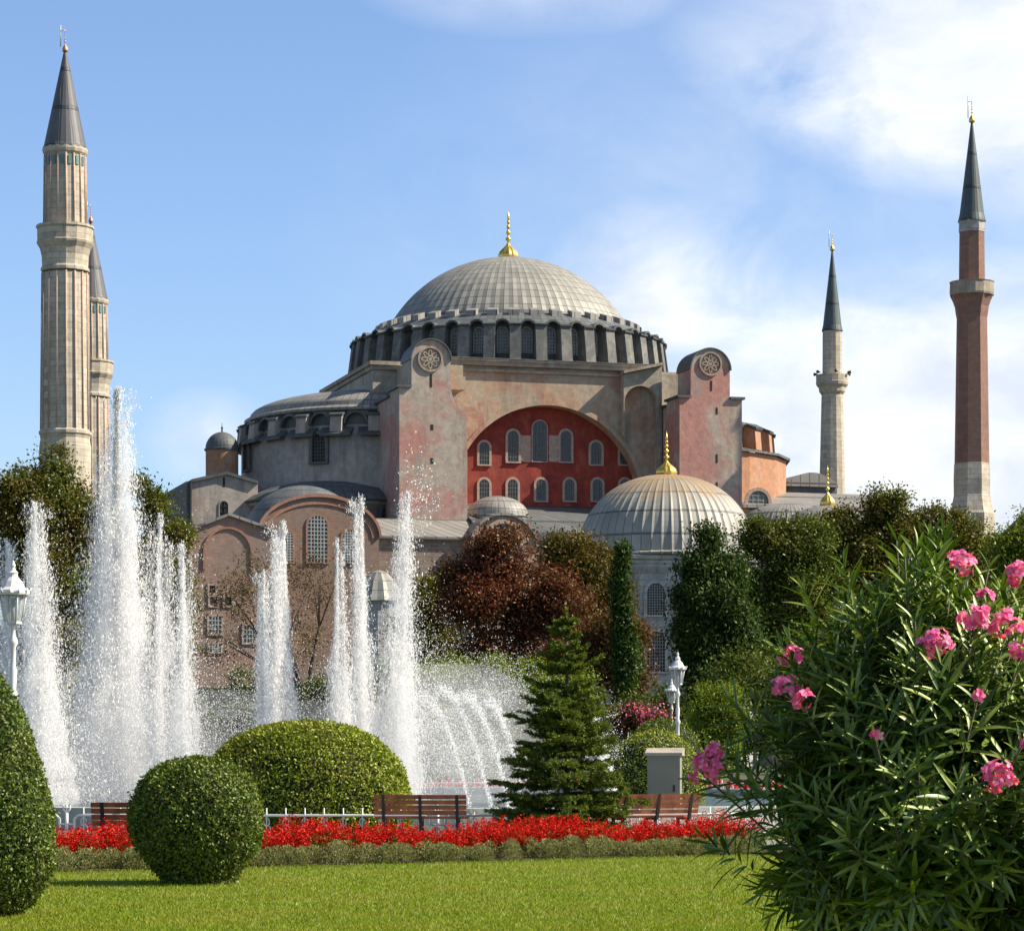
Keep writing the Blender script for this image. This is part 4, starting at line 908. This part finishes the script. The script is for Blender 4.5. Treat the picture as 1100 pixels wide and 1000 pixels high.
for i, (tp, d) in enumerate(tips):
    base = np.array((rng.normal()*.13+(.7 if 470 <= i < 760 else 0), rng.normal()*.13, 0.0)); ax = d*.75+np.array((0, 0, .55 if d[2] > -.2 else -.1)); ax = ax/np.linalg.norm(ax)
    mid = tp-ax*.5
    if i % 3 == 0 or i > 760: b.tube([base, base*.3+mid*.7-np.array((0, 0, .1)), mid, tp], .011, 5, r1=.003)
    nw = rng.integers(6, 10); ln = rng.uniform(.18, .34)
    side0 = unit(np.cross(ax, rng.normal(size=3))); ph = rng.random()*6
    s2 = np.cross(ax, side0)
    for j in range(nw):
        q = j/(nw-1); pp = tp-ax*ln*(1-q)
        for m in range(3):
            a = ph+j*1.05+m*2*PI/3; rdir = side0*math.cos(a)+s2*math.sin(a)
            op = .55+.75*(1-q); u = ax*math.cos(op)+rdir*math.sin(op)+rng.normal(size=3)*.1
            P_.append(pp); U_.append(u); N_.append(ax*1.0-rdir*.2+rng.normal(size=3)*.15); sc_ = (1-.45*q**3)*rng.uniform(.75, 1.2)
            L_.append(.15*sc_); W_.append(.0195*sc_)
ni_ = 24000; q = unit(rng.normal(size=(ni_, 3))); q[:, 2] = np.where(q[:, 2] > .7, q[:, 2]*.6, q[:, 2]); Pi = cen+np.array((.04, .1, -.12))+q*ell*np.array((.8, .85, .86))*(rng.random((ni_, 1))**.45)*.92; Pi[14000:] += np.array((.78, -.25, -.18)); Pi = Pi[Pi[:, 2] > .25]
v, f = leafquads(Pi, rng.normal(size=Pi.shape), np.full(len(Pi), .12), np.full(len(Pi), .032)); npmesh('inner_leaves', v, f, G['olean'], ol)
b.build('stems', simple('oleander_stem', (.09, .075, .04), .8), ol)
P_, U_, N_, L_, W_ = map(np.array, (P_, U_, N_, L_, W_))
v, f = blades(P_, U_, N_, L_, W_, rng.uniform(.0, .35, len(P_)), 5, .3); npmesh('leaves', v, f, G['olean'], ol, True)
for (px, py, r_) in fl:                                            # flower heads
    s = F/D; c = at(px, py, skin(px, py)); c = np.array((c.x-ox, c.y-D, c.z)); rr = r_*1.12/s
    nf = max(3, int((r_/3.3)**2)); q = unit(rng.normal(size=(nf, 3))+np.array((0, -.5, .25))); fc = c+q*rr*(.55+.4*rng.random((nf, 1)))*np.array((1.05, .8, .85))
    Pp, Up, Np = [], [], []
    for k in range(nf):
        n = unit(q[k]+rng.normal(size=3)*.35+np.array((0, -.3, .2))); a_ = unit(np.cross(n, rng.normal(size=3))); b_ = np.cross(n, a_); ph = rng.random()*6
        for m in range(5):
            an = ph+m*2*PI/5+rng.normal()*.1; Pp.append(fc[k]); Up.append(a_*math.cos(an)+b_*math.sin(an)+n*rng.uniform(.05, .4)); Np.append(n)
    Pp, Up, Np = map(np.array, (Pp, Up, Np)); m = len(Pp)
    v, f = blades(Pp, Up, Np, rng.uniform(.014, .020, m), rng.uniform(.012, .017, m), rng.uniform(-.1, .5, m), 5, .1, 'petal'); npmesh('flower_head', v, f, G['pinkfl'], ol, True)

# ---------------------------------------------------------------- flower bed, edging, lawn blades
A = np.array((gx(48, 36.4), 36.4)); Bp = np.array((gx(830, 42.9), 42.9)); dv = (Bp-A)/np.linalg.norm(Bp-A); pv = np.array((-dv[1], dv[0])); LEN = np.linalg.norm(Bp-A)
mb = MB(); q = [A-dv*.3-pv*.05, Bp+dv*3-pv*.05, Bp+dv*3+pv*2.6, A-dv*.3+pv*2.6]
structure(mb.add([(p[0], p[1], .02) for p in q], [(0, 1, 2, 3)]).build('flower_bed_soil', groundmat('dark_soil', (.035, .025, .016), (.05, .036, .022), (.05, .04, .03), 1, 12)))
def bed(nm, label, cat, n_pl, w0, w1, hgt, per, leaf, mat, spike, wid=.35, seed=0):
    s_ = rng.random(n_pl)*(LEN+.4)-.2; t_ = w0+rng.random(n_pl)*(w1-w0); hh = hgt*(.7+.45*rng.random(n_pl))*(1+.14*np.sin(s_*1.7)+.12*np.sin(s_*4.3+1)+.06*np.sin(s_*9.1))
    k = np.repeat(np.arange(n_pl), per); m = len(k)
    xy = A+s_[k][:, None]*dv+t_[k][:, None]*pv
    if spike: u = rng.random(m); z = hh[k]*(.42+.58*u); rad = .045*(1.15-u)+.008; tilt = rng.normal(size=(n_pl, 2))*.07; xy = xy+tilt[k]*u[:, None]
    else: u = rng.random(m); z = hh[k]*u; rad = wid*.5*np.sqrt(np.clip(1-(u*1.0)**2, .05, 1))
    a = rng.random(m)*2*PI; rr = rad*np.sqrt(rng.random(m)); P = np.column_stack([xy+np.stack([np.cos(a)*rr, np.sin(a)*rr], 1), z+.02])
    U = np.stack([np.cos(a), np.sin(a), .5+rng.normal(size=m)*.5], 1) if spike else np.stack([np.cos(a)*.6, np.sin(a)*.6, .9+rng.normal(size=m)*.4], 1)
    v, f = leafquads(P, U, leaf*(.6+.8*rng.random(m)), leaf*.5*(.7+.6*rng.random(m)))
    return tag(npmesh(nm, v, f, G[mat]), label, cat, None, 'stuff')
bed('red_flowers', 'bright red salvia flowers massed in a long bed before the benches', 'flowers', 2600, .45, 1.6, .455, 34, .036, 'redfl', True)
bed('flower_foliage', 'green salvia leaves under the red flowers', 'flowers', 1300, .5, 1.8, .30, 26, .055, 'mid', False, .2)
bed('edging_plants', 'grey-green tufted edging along the front of the red flower bed', 'edging plants', 300, .0, .40, .235, 230, .032, 'sage', False, .30)

# far flower ring behind the pool
n = 1500; ang = rng.uniform(R(20), R(160), n); rad = 23.5+rng.random(n)*1.0; k = np.repeat(np.arange(n), 12); m = len(k)
P = np.column_stack([FC[0]+rad[k]*np.cos(ang[k])+rng.normal(size=m)*.05, FC[1]+rad[k]*np.sin(ang[k])+rng.normal(size=m)*.05, .25+.3*rng.random(m)])
v, f = leafquads(P, rng.normal(size=(m, 3)), np.full(m, .09), np.full(m, .06)); tag(npmesh('red_flowers', v, f, G['redfl']), 'distant red flower ring on the far side of the pool', 'flowers', None, 'stuff')

n = 230000; yy = 23.5+(46-23.5)*rng.random(n)**1.25; xx = (rng.random(n)-.5)*2*(yy*.19+.5)
keep = ((np.stack([xx, yy], 1)-A)@pv) < 0.0; xx, yy = xx[keep], yy[keep]; n = len(xx)
hb_ = .022+.02*rng.random(n); a = rng.random(n)*2*PI; P = np.column_stack([xx, yy, np.full(n, .003)]); lean = rng.normal(size=(n, 2))*.45
wd = .004+.004*rng.random(n); V = np.stack([P-np.stack([np.cos(a)*wd, np.sin(a)*wd, 0*a], 1), P+np.stack([np.cos(a)*wd, np.sin(a)*wd, 0*a], 1), P+np.column_stack([lean*hb_[:, None], hb_])], 1).reshape(-1, 3)
tag(npmesh('grass', V, np.arange(3*n).reshape(n, 3), G['grass']), 'short mown grass blades of the foreground lawn', 'grass', None, 'stuff')

# ---------------------------------------------------------------- white ornamental fences
def fence(name, label, rad, a_from, a_to, step, hgt):
    t = thing(name, label, 'fence', (FC[0], FC[1], 0))
    n = max(1, round((a_to-a_from)*rad/step))
    for i in range(n+1):
        a = a_from+(a_to-a_from)*i/n; c = Vector((rad*math.cos(a), rad*math.sin(a), 0)); b = MB()
        b.tube([c, c+Z3*(hgt*1.12)], .028, 8)
        u = Vector((-math.sin(a), math.cos(a), 0))
        for s_ in (-1, 0, 1):                                      # three-lobed tip
            b.tube([c+Z3*hgt*1.08, c+Z3*hgt*1.22+u*s_*.06, c+Z3*(hgt*1.45 if s_ == 0 else hgt*1.38)+u*s_*.075], .028, 6, r1=.008)
        b.build('post', MT['white'], t)
        if i == n: break
        a2 = a_from+(a_to-a_from)*(i+1)/n; d = Vector((rad*math.cos(a2), rad*math.sin(a2), 0)); e = (d-c).normalized(); L = (d-c).length; b = MB(); g_ = .14
        b.tube([c+e*g_+Z3*.12, c+e*g_+Z3*(hgt-.07), c+e*(g_+.07)+Z3*hgt, d-e*(g_+.07)+Z3*hgt, d-e*g_+Z3*(hgt-.07), d-e*g_+Z3*.12, c+e*g_+Z3*.12], .024, 6)
        for zz in (.16, hgt-.16): b.tube([c+Z3*zz, c+e*g_+Z3*zz], .016, 5); b.tube([d+Z3*zz, d-e*g_+Z3*zz], .016, 5)
        nb = int((L-.3)/.32)
        for k in range(nb):
            p = c+e*(g_+(L-2*g_)*(k+.5)/nb); b.tube([p+Z3*.12, p+Z3*(hgt+.13)], .013, 5)
            for (zc_, rr) in ((hgt*.42, .075), (hgt*.75, .05)):
                b.tube([p+e*(rr*math.cos(q))+Z3*(zc_+rr*1.4*math.sin(q)) for q in [2*PI*j/10 for j in range(11)]], .011, 4)
        b.build('railing_panel', MT['white'], t)
fence('ornamental_fence', 'white scrolled iron railing along the near side of the fountain garden', 21.6, R(205), R(318), 3.2, .46)
fence('ornamental_fence', 'distant white scrolled railing on the far side of the pool', 22.6, R(50), R(130), 3.2, .5)

# ---------------------------------------------------------------- benches, cabinet, lamps
def bench(): 
    t = thing('park_bench', '', 'bench'); W = .78
    b = MB()
    for k in range(4): b.box(-W, W, -.02+k*.105, .07+k*.105, .43, .465)
    b.build('seat', MT['wood'], t)
    b = MB()
    for k in range(4):
        z0 = .50+k*.088; y = -.075-k*.028
        b.ext([(y, z0), (y-.03, z0), (y-.054, z0+.074), (y-.024, z0+.074)], (-W, 0, 0), (0, 1, 0), Z3, X3, 2*W)
    b.build('backrest', MT['wood'], t)
    for x in (-.62, 0, .62):
        b = MB(); b.box(x-.025, x+.025, .30, .35, 0, .43); b.box(x-.025, x+.025, -.06, -.01, 0, .43); b.box(x-.024, x+.024, -.06, .36, .395, .428)
        b.ext([(-.11, .40), (-.06, .40), (-.17, .84), (-.215, .84)], (x-.025, 0, 0), (0, 1, 0), Z3, X3, .05); b.build('leg', MT['iron'], t)
    return t
b0 = bench()
BL = (('wooden slat bench seen from behind, by the clipped dome hedge', 452, 47.0, -3), ('wooden slat bench half hidden behind the topiary ball', 158, 40.2, -3), ('wooden slat bench in sun before the beige cabinet', 703, 47.8, 24))
for i, (lb, px, D, rz) in enumerate(BL):
    o = b0 if i == 0 else copy_tree(b0); o['label'] = lb; o['group'] = 'park benches along the flower bed'; o.location = (gx(px, D), D, .006); o.rotation_euler = (0, 0, R(rz))
D = 57.0; s = F/D; cb = thing('utility_cabinet', 'beige metal utility cabinet with sloped lid behind the right bench', 'cabinet', (gx(714, D), D, .01), R(-8))
hw = 17.5/s; hz = EYE+(HY-812)/s
b = MB(); b.box(-hw, hw, -.25, .25, 0, hz); b.build('body', MT['cab'], cb)
b = MB(); b.ext([(-.3, hz), (.3, hz), (.3, hz+.16), (-.3, hz+.06)], (-hw-.05, 0, 0), (0, 1, 0), Z3, X3, 2*hw+.1); b.build('lid', simple('pale_lid', (.4, .34, .26), .5), cb)
b = MB(); b.box(-hw+.05, hw-.05, -.258, -.25, .1, hz-.08); dr = b.build('door', MT['cab'], cb); b = MB(); b.box(hw-.14, hw-.1, -.28, -.258, hz*.5, hz*.5+.14); b.build('handle', MT['iron'], dr)
gm, gnt, gb_ = newmat('lantern_glass'); gb_.inputs['Base Color'].default_value = (.40, .43, .42, 1); gb_.inputs['Roughness'].default_value = .15; gb_.inputs['Alpha'].default_value = .45
def lamp():
    t = thing('street_lamp', '', 'lamp')
    b = MB(); b.lathe([(.17, 0), (.17, .25), (.12, .32), (.13, .5), (.09, .6), (.075, .75), (.07, 1.6), (.1, 1.64), (.1, 1.7), (.065, 1.75), (.055, 2.4), (.085, 2.45), (.085, 2.52), (.05, 2.6), (.07, 2.9), (.045, 3.0), (.045, 3.3), (.08, 3.36), (.08, 3.42), (.04, 3.5), (.04, 3.62), (.11, 3.7), (.02, 3.72)], 16)
    b.build('post', MT['white'], t)
    b = MB(); b.lathe([(.135, 3.72), (.225, 4.18)], 6, smooth=False); ln = b.build('lantern_glass', gm, t)
    b = MB()
    for i in range(6):
        a = 2*PI*i/6; b.tube([(.135*math.cos(a), .135*math.sin(a), 3.7), (.228*math.cos(a), .228*math.sin(a), 4.2)], .014, 5)
    b.lathe([(.15, 3.69), (.15, 3.73), (.12, 3.73)], 6, smooth=False); b.tube([(0, 0, 3.7), (0, 0, 4.1)], .035, 8); b.build('lantern_frame', MT['white'], ln)
    b = MB(); b.lathe([(.27, 4.17), (.285, 4.2), (.27, 4.25), (.2, 4.3), (.15, 4.4), (.085, 4.47), (.075, 4.52), (.09, 4.54), (.05, 4.58), (.03, 4.63), (.045, 4.66), (.01, 4.75)], 12, smooth=False)
    for i in range(12):
        a = 2*PI*i/12; b.tube([(.275*math.cos(a), .275*math.sin(a), 4.2), (.31*math.cos(a), .31*math.sin(a), 4.29)], .02, 4, r1=.006)
    b.build('cap', MT['white'], t); return t
l0 = lamp()
for i, (lb, px, D) in enumerate((('white lamp post with lantern behind the cone topiary at the left edge', 14, 46.5), ('white lantern lamp post rising behind the beige cabinet', 728, 90), ('smaller white lamp post just behind the one by the cabinet', 721.5, 124))):
    o = l0 if i == 0 else copy_tree(l0); o['label'] = lb; o['group'] = 'white lantern lamps'; o.location = (gx(px, D), D, 0)

# ---------------------------------------------------------------- fountain jets
wmm, wnt2, wpb = newmat('white_water'); wnt2.nodes.remove(wpb)
dfn = node(wnt2, 'ShaderNodeBsdfDiffuse', {'Color': (.97, .965, .955)}).outputs[0]; trn = node(wnt2, 'ShaderNodeBsdfTranslucent', {'Color': (.97, .965, .955)}).outputs[0]
wnt2.links.new(node(wnt2, 'ShaderNodeMixShader', {0: .5, 1: dfn, 2: trn}).outputs[0], wnt2.nodes['Material Output'].inputs[0])
def volmat(name, dens):
    m = bpy.data.materials.new(name); m.use_nodes = True; q = m.node_tree; q.nodes.clear()
    v = node(q, 'ShaderNodeVolumePrincipled', {'Color': (1.0, 1.0, 1.0), 'Density': dens, 'Anisotropy': 0.1}); q.links.new(v.outputs[0], node(q, 'ShaderNodeOutputMaterial').inputs['Volume']); return m
sprm = volmat('fine_water_spray', 2.5); mistm = volmat('drifting_mist', .085)
def drops(P, S, E):                                                # little drawn-out tetrahedral drops
    n = len(P); d = unit(rng.normal(size=(n, 3))); e = unit(np.cross(d, rng.normal(size=(n, 3)))); g = np.cross(d, e); S = S[:, None]
    V = np.stack([P+d*S*.6+E, P+e*S*.6-d*S*.3, P-e*S*.35+g*S*.5-d*S*.3, P-e*S*.35-g*S*.5-d*S*.3-E], 1).reshape(-1, 3)
    T = np.array([(0, 1, 2), (0, 2, 3), (0, 3, 1), (1, 3, 2)]); return V, (np.arange(n)[:, None, None]*4+T[None]).reshape(-1, 3)
def jet(label, px, ytop, D, w0, w1, n, strands=14, size=.035, lean=0.0, zb=.3, core=.3, power=1.0):
    n = int(n*3.0) if n > 1000 else n
    s = F/D; t = thing('water_jet', label, 'fountain jet', (gx(px, D), D, .26), 0, 'jets of the fountain'); H = EYE+(HY-ytop)/s-.26
    k = rng.integers(0, strands, n); sa = rng.random(strands)*2*PI; sr = np.sqrt(rng.random(strands)); stop = rng.random(strands)**1.4*.6; stop[0] = 0; dr = rng.normal(size=strands)*.55; ph = rng.random(strands)*6
    iscore = rng.random(n) < core
    tt = rng.random(n)**power; tt = np.where(iscore, tt, stop[k]+(1-stop[k])*tt)
    wd = (w0+(w1-w0)*tt**.85)/s
    off = np.where(iscore, .22, 1.0)*wd
    jx = rng.normal(size=n)*np.where(iscore, .45, .16); jy = rng.normal(size=n)*np.where(iscore, .45, .16)
    wob = .6*rng.normal(size=n)*(.3+tt)+dr[k]*tt*1.2+.5*np.sin(ph[k]+tt*4)*tt
    X = off*(np.where(iscore, 0, sr[k]*np.cos(sa[k]))+jx+wob*.4); Y = off*(np.where(iscore, 0, sr[k]*np.sin(sa[k]))+jy)
    Z = H*(1-tt)+rng.normal(size=n)*.05
    head = (tt < .05); X[head] *= 1.9; loose = rng.random(n) < .035; X[loose] *= 1.7; Y[loose] *= 1.5; Z = np.clip(Z, .0, H*1.02)
    X += lean*(1-tt)/s
    S = size*.36*(.35+rng.random(n)**3.5*1.8); E = np.zeros((n, 3)); E[:, 2] = S*rng.uniform(.4, 2.0, n)
    big = rng.random(n) < .015; S[big] *= 1.7
    if core > .2:                                                  # the soft translucent body of fine spray round the drops
        bd = MB(); r0, r1 = w0/s, w1/s
        for j in range(strands+1):
            jj = j % strands; hj = H*(1-stop[jj])*.985 if j else H*.985; off = 0 if j == 0 else .62
            pts, prof = [], []
            for m_ in range(15):
                q = m_/14; tq = 1-q*hj/H; wl = r0+(r1-r0)*tq**.85
                pts.append((wl*off*sr[jj]*math.cos(sa[jj])+lean*(1-tq)/s+.09*math.sin(m_*2.1+jj)*r1*(1-.6*q)+(dr[jj]*tq*.5+.2*math.sin(ph[jj]+tq*4)*tq)*wl*(j > 0), wl*off*sr[jj]*math.sin(sa[jj])+.05*math.cos(m_*1.7+jj)*r1, max(.0, q*hj)))
                prof.append(max(.012, (wl*.42 if j == 0 else wl*random.uniform(.22, .34))*(1-q**8*.8)*(1+.3*math.sin(m_*2.9+jj*1.3)*random.random())))
            n8 = 8; vs_ = [(p[0]+r_*math.cos(2*PI*k8/n8), p[1]+r_*math.sin(2*PI*k8/n8), p[2]) for p, r_ in zip(pts, prof) for k8 in range(n8)]
            fs = [(m_*n8+k8, m_*n8+(k8+1) % n8, (m_+1)*n8+(k8+1) % n8, (m_+1)*n8+k8) for m_ in range(14) for k8 in range(n8)]+[tuple(range(n8-1, -1, -1)), tuple(range(14*n8, 15*n8))]
            bd.add(vs_, fs, 0, None, True)
        bd.build('fine_spray', sprm, t)
    v, f = drops(np.column_stack([X, Y, Z]), S, E); o = npmesh('water', v, f, wmm, t); return t
jet('tallest and widest white jet, in front of the left minarets', 122, 418, 70, 9, 50, 52000, 30, .042, 4, core=.3)
jet('tall jet left of the tallest one, behind the lamp', 42, 540, 68, 9, 36, 19000, 14, .04, -6)
jet('jet at the left edge behind the lantern', 4, 582, 70, 8, 28, 12000, 10, .04, 4)
jet('jet close to the right of the tallest one', 170, 553, 71, 9, 24, 14000, 9, .038, 2)
jet('short jet before the pink brick gable', 199, 584, 73, 8, 22, 11000, 9, .036, -3)
jet('stout jet left of the vaulted hall window', 308, 561, 70, 10, 25, 17000, 12, .04, -4)
jet('shorter companion on the left of the stout jet', 281, 614, 69, 7, 15, 8500, 7, .036, 2)
jet('thin jet below the tall grid window of the hall', 362, 580, 69, 6, 20, 10500, 8, .036, 0)
jet('jet reaching the lead roof between hall and left tower', 391, 534, 71, 8, 24, 13500, 10, .038, -3)
jet('splashing jet before the left pink tower', 426, 530, 70, 7, 34, 15000, 10, .038, 12)
jet('ragged broken crown of drops before the left pink tower', 440, 480, 72, 15, 10, 900, 12, .05, 16, core=.1, power=.55)
def arcs_(label, px0, px1, ytop, D0, D1, n, width=.05):
    t = thing('water_jet', label, 'fountain jet', (gx(px0, D0), D0, .26), 0, 'low arcing jets of the fountain'); e = np.array((gx(px1, D1)-gx(px0, D0), D1-D0, 0)); s = F/D0; H = EYE+(HY-ytop)/s-.26
    q = rng.random(n)*.62; z = H*(1-((q-.62)/.62)**2); P = q[:, None]*e+np.column_stack([0*q, 0*q, z])+rng.normal(size=(n, 3))*(width*(.25+1.5*q**2))[:, None]
    P[:, 2] = np.maximum(P[:, 2], 0)
    v, f = drops(P, (.021*(.5+rng.random(n)**2*1.6)), np.zeros((n, 3))); npmesh('water', v, f, wmm, t)
for i, (p0, p1, yt, D0) in enumerate(((548, 470, 742, 60), (528, 440, 735, 62), (505, 420, 745, 64), (562, 500, 752, 66), (655, 610, 770, 66), (664, 618, 776, 63))):
    arcs_(('low arc of water curving over the pool left of the spruce', 'low arc of water curving beside the spruce trunk')[i > 3], p0, p1, yt, D0, 70, 1500, .12)
def spray(boxes):
    Ps, Ss = [], []
    for (cx, cy, sx_, sy_, D, n, sz) in boxes:
        n = int(n*1.25) if n > 2000 else n
        px = rng.normal(cx, sx_, n); py = cy+np.abs(rng.normal(0, 1, n))*sy_*rng.choice([-1, .6], n); dd = D+rng.normal(0, 3, n)
        P = np.stack([(px-HX)/F*dd, dd, EYE+(HY-py)/F*dd], 1); ok = P[:, 2] > .26; Ps.append(P[ok]); Ss.append((sz*.62*(.5+rng.random(n)))[ok])
    P = np.concatenate(Ps); S = np.concatenate(Ss); E = np.zeros((len(P), 3)); E[:, 2] = S*.4; v, f = drops(P, S, E)
    tag(npmesh('fountain_spray', v, f, wmm), 'fine white spray drifting between the fountain jets', 'spray', None, 'stuff')
spray(((500, 800, 38, 38, 70, 12000, .024), (455, 760, 24, 50, 71, 6000, .026), (535, 740, 24, 22, 70, 2500, .024), (250, 800, 32, 50, 70, 5500, .026), (120, 830, 60, 70, 70, 14000, .026), (40, 760, 30, 90, 69, 7000, .028), (190, 740, 20, 70, 71, 4000, .028), (345, 790, 60, 55, 71, 7000, .026), (452, 530, 11, 26, 70, 260, .045), (650, 800, 12, 24, 65, 900, .026)))

mb = MB()
for (px, py, D, rx, ry, rz) in ((120, 850, 69, 4.2, 2.5, 2.6), (490, 820, 69, 2.6, 2.5, 2.6), (340, 850, 70, 3.2, 2.5, 2.4), (240, 845, 71, 2.2, 2, 2.6), (30, 850, 69, 2.2, 2.2, 2.6)):
    c = at(px, py, D); v = [(c.x+rx*math.cos(a)*math.sin(p), c.y+ry*math.sin(a)*math.sin(p), max(.27, c.z+rz*math.cos(p))) for p in [PI*i/10 for i in range(1, 10)] for a in [2*PI*j/16 for j in range(16)]]
    mb.add(v, [(i*16+(j+1) % 16, i*16+j, (i+1)*16+j, (i+1)*16+(j+1) % 16) for i in range(8) for j in range(16)]+[tuple(range(16)), tuple(range(143, 127, -1))])
tag(mb.build('mist', mistm), 'thin white mist hanging over the pool at the feet of the jets', 'mist', None, 'stuff')

n = 70; yy = 26+(34-26)*rng.random(n); xx = (rng.random(n)-.5)*2*yy*.17; P = np.column_stack([xx, yy, np.full(n, .035)]); U = rng.normal(size=(n, 3)); U[:, 2] *= .15
v, f = leafquads(P, U, rng.uniform(.04, .08, n), rng.uniform(.025, .045, n), np.tile((0, 0, 1.0), (n, 1))+rng.normal(size=(n, 3))*.2)
tag(npmesh('fallen_leaves', v, f, G['dry']), 'few brown fallen leaves scattered over the lawn', 'leaves', None, 'stuff')
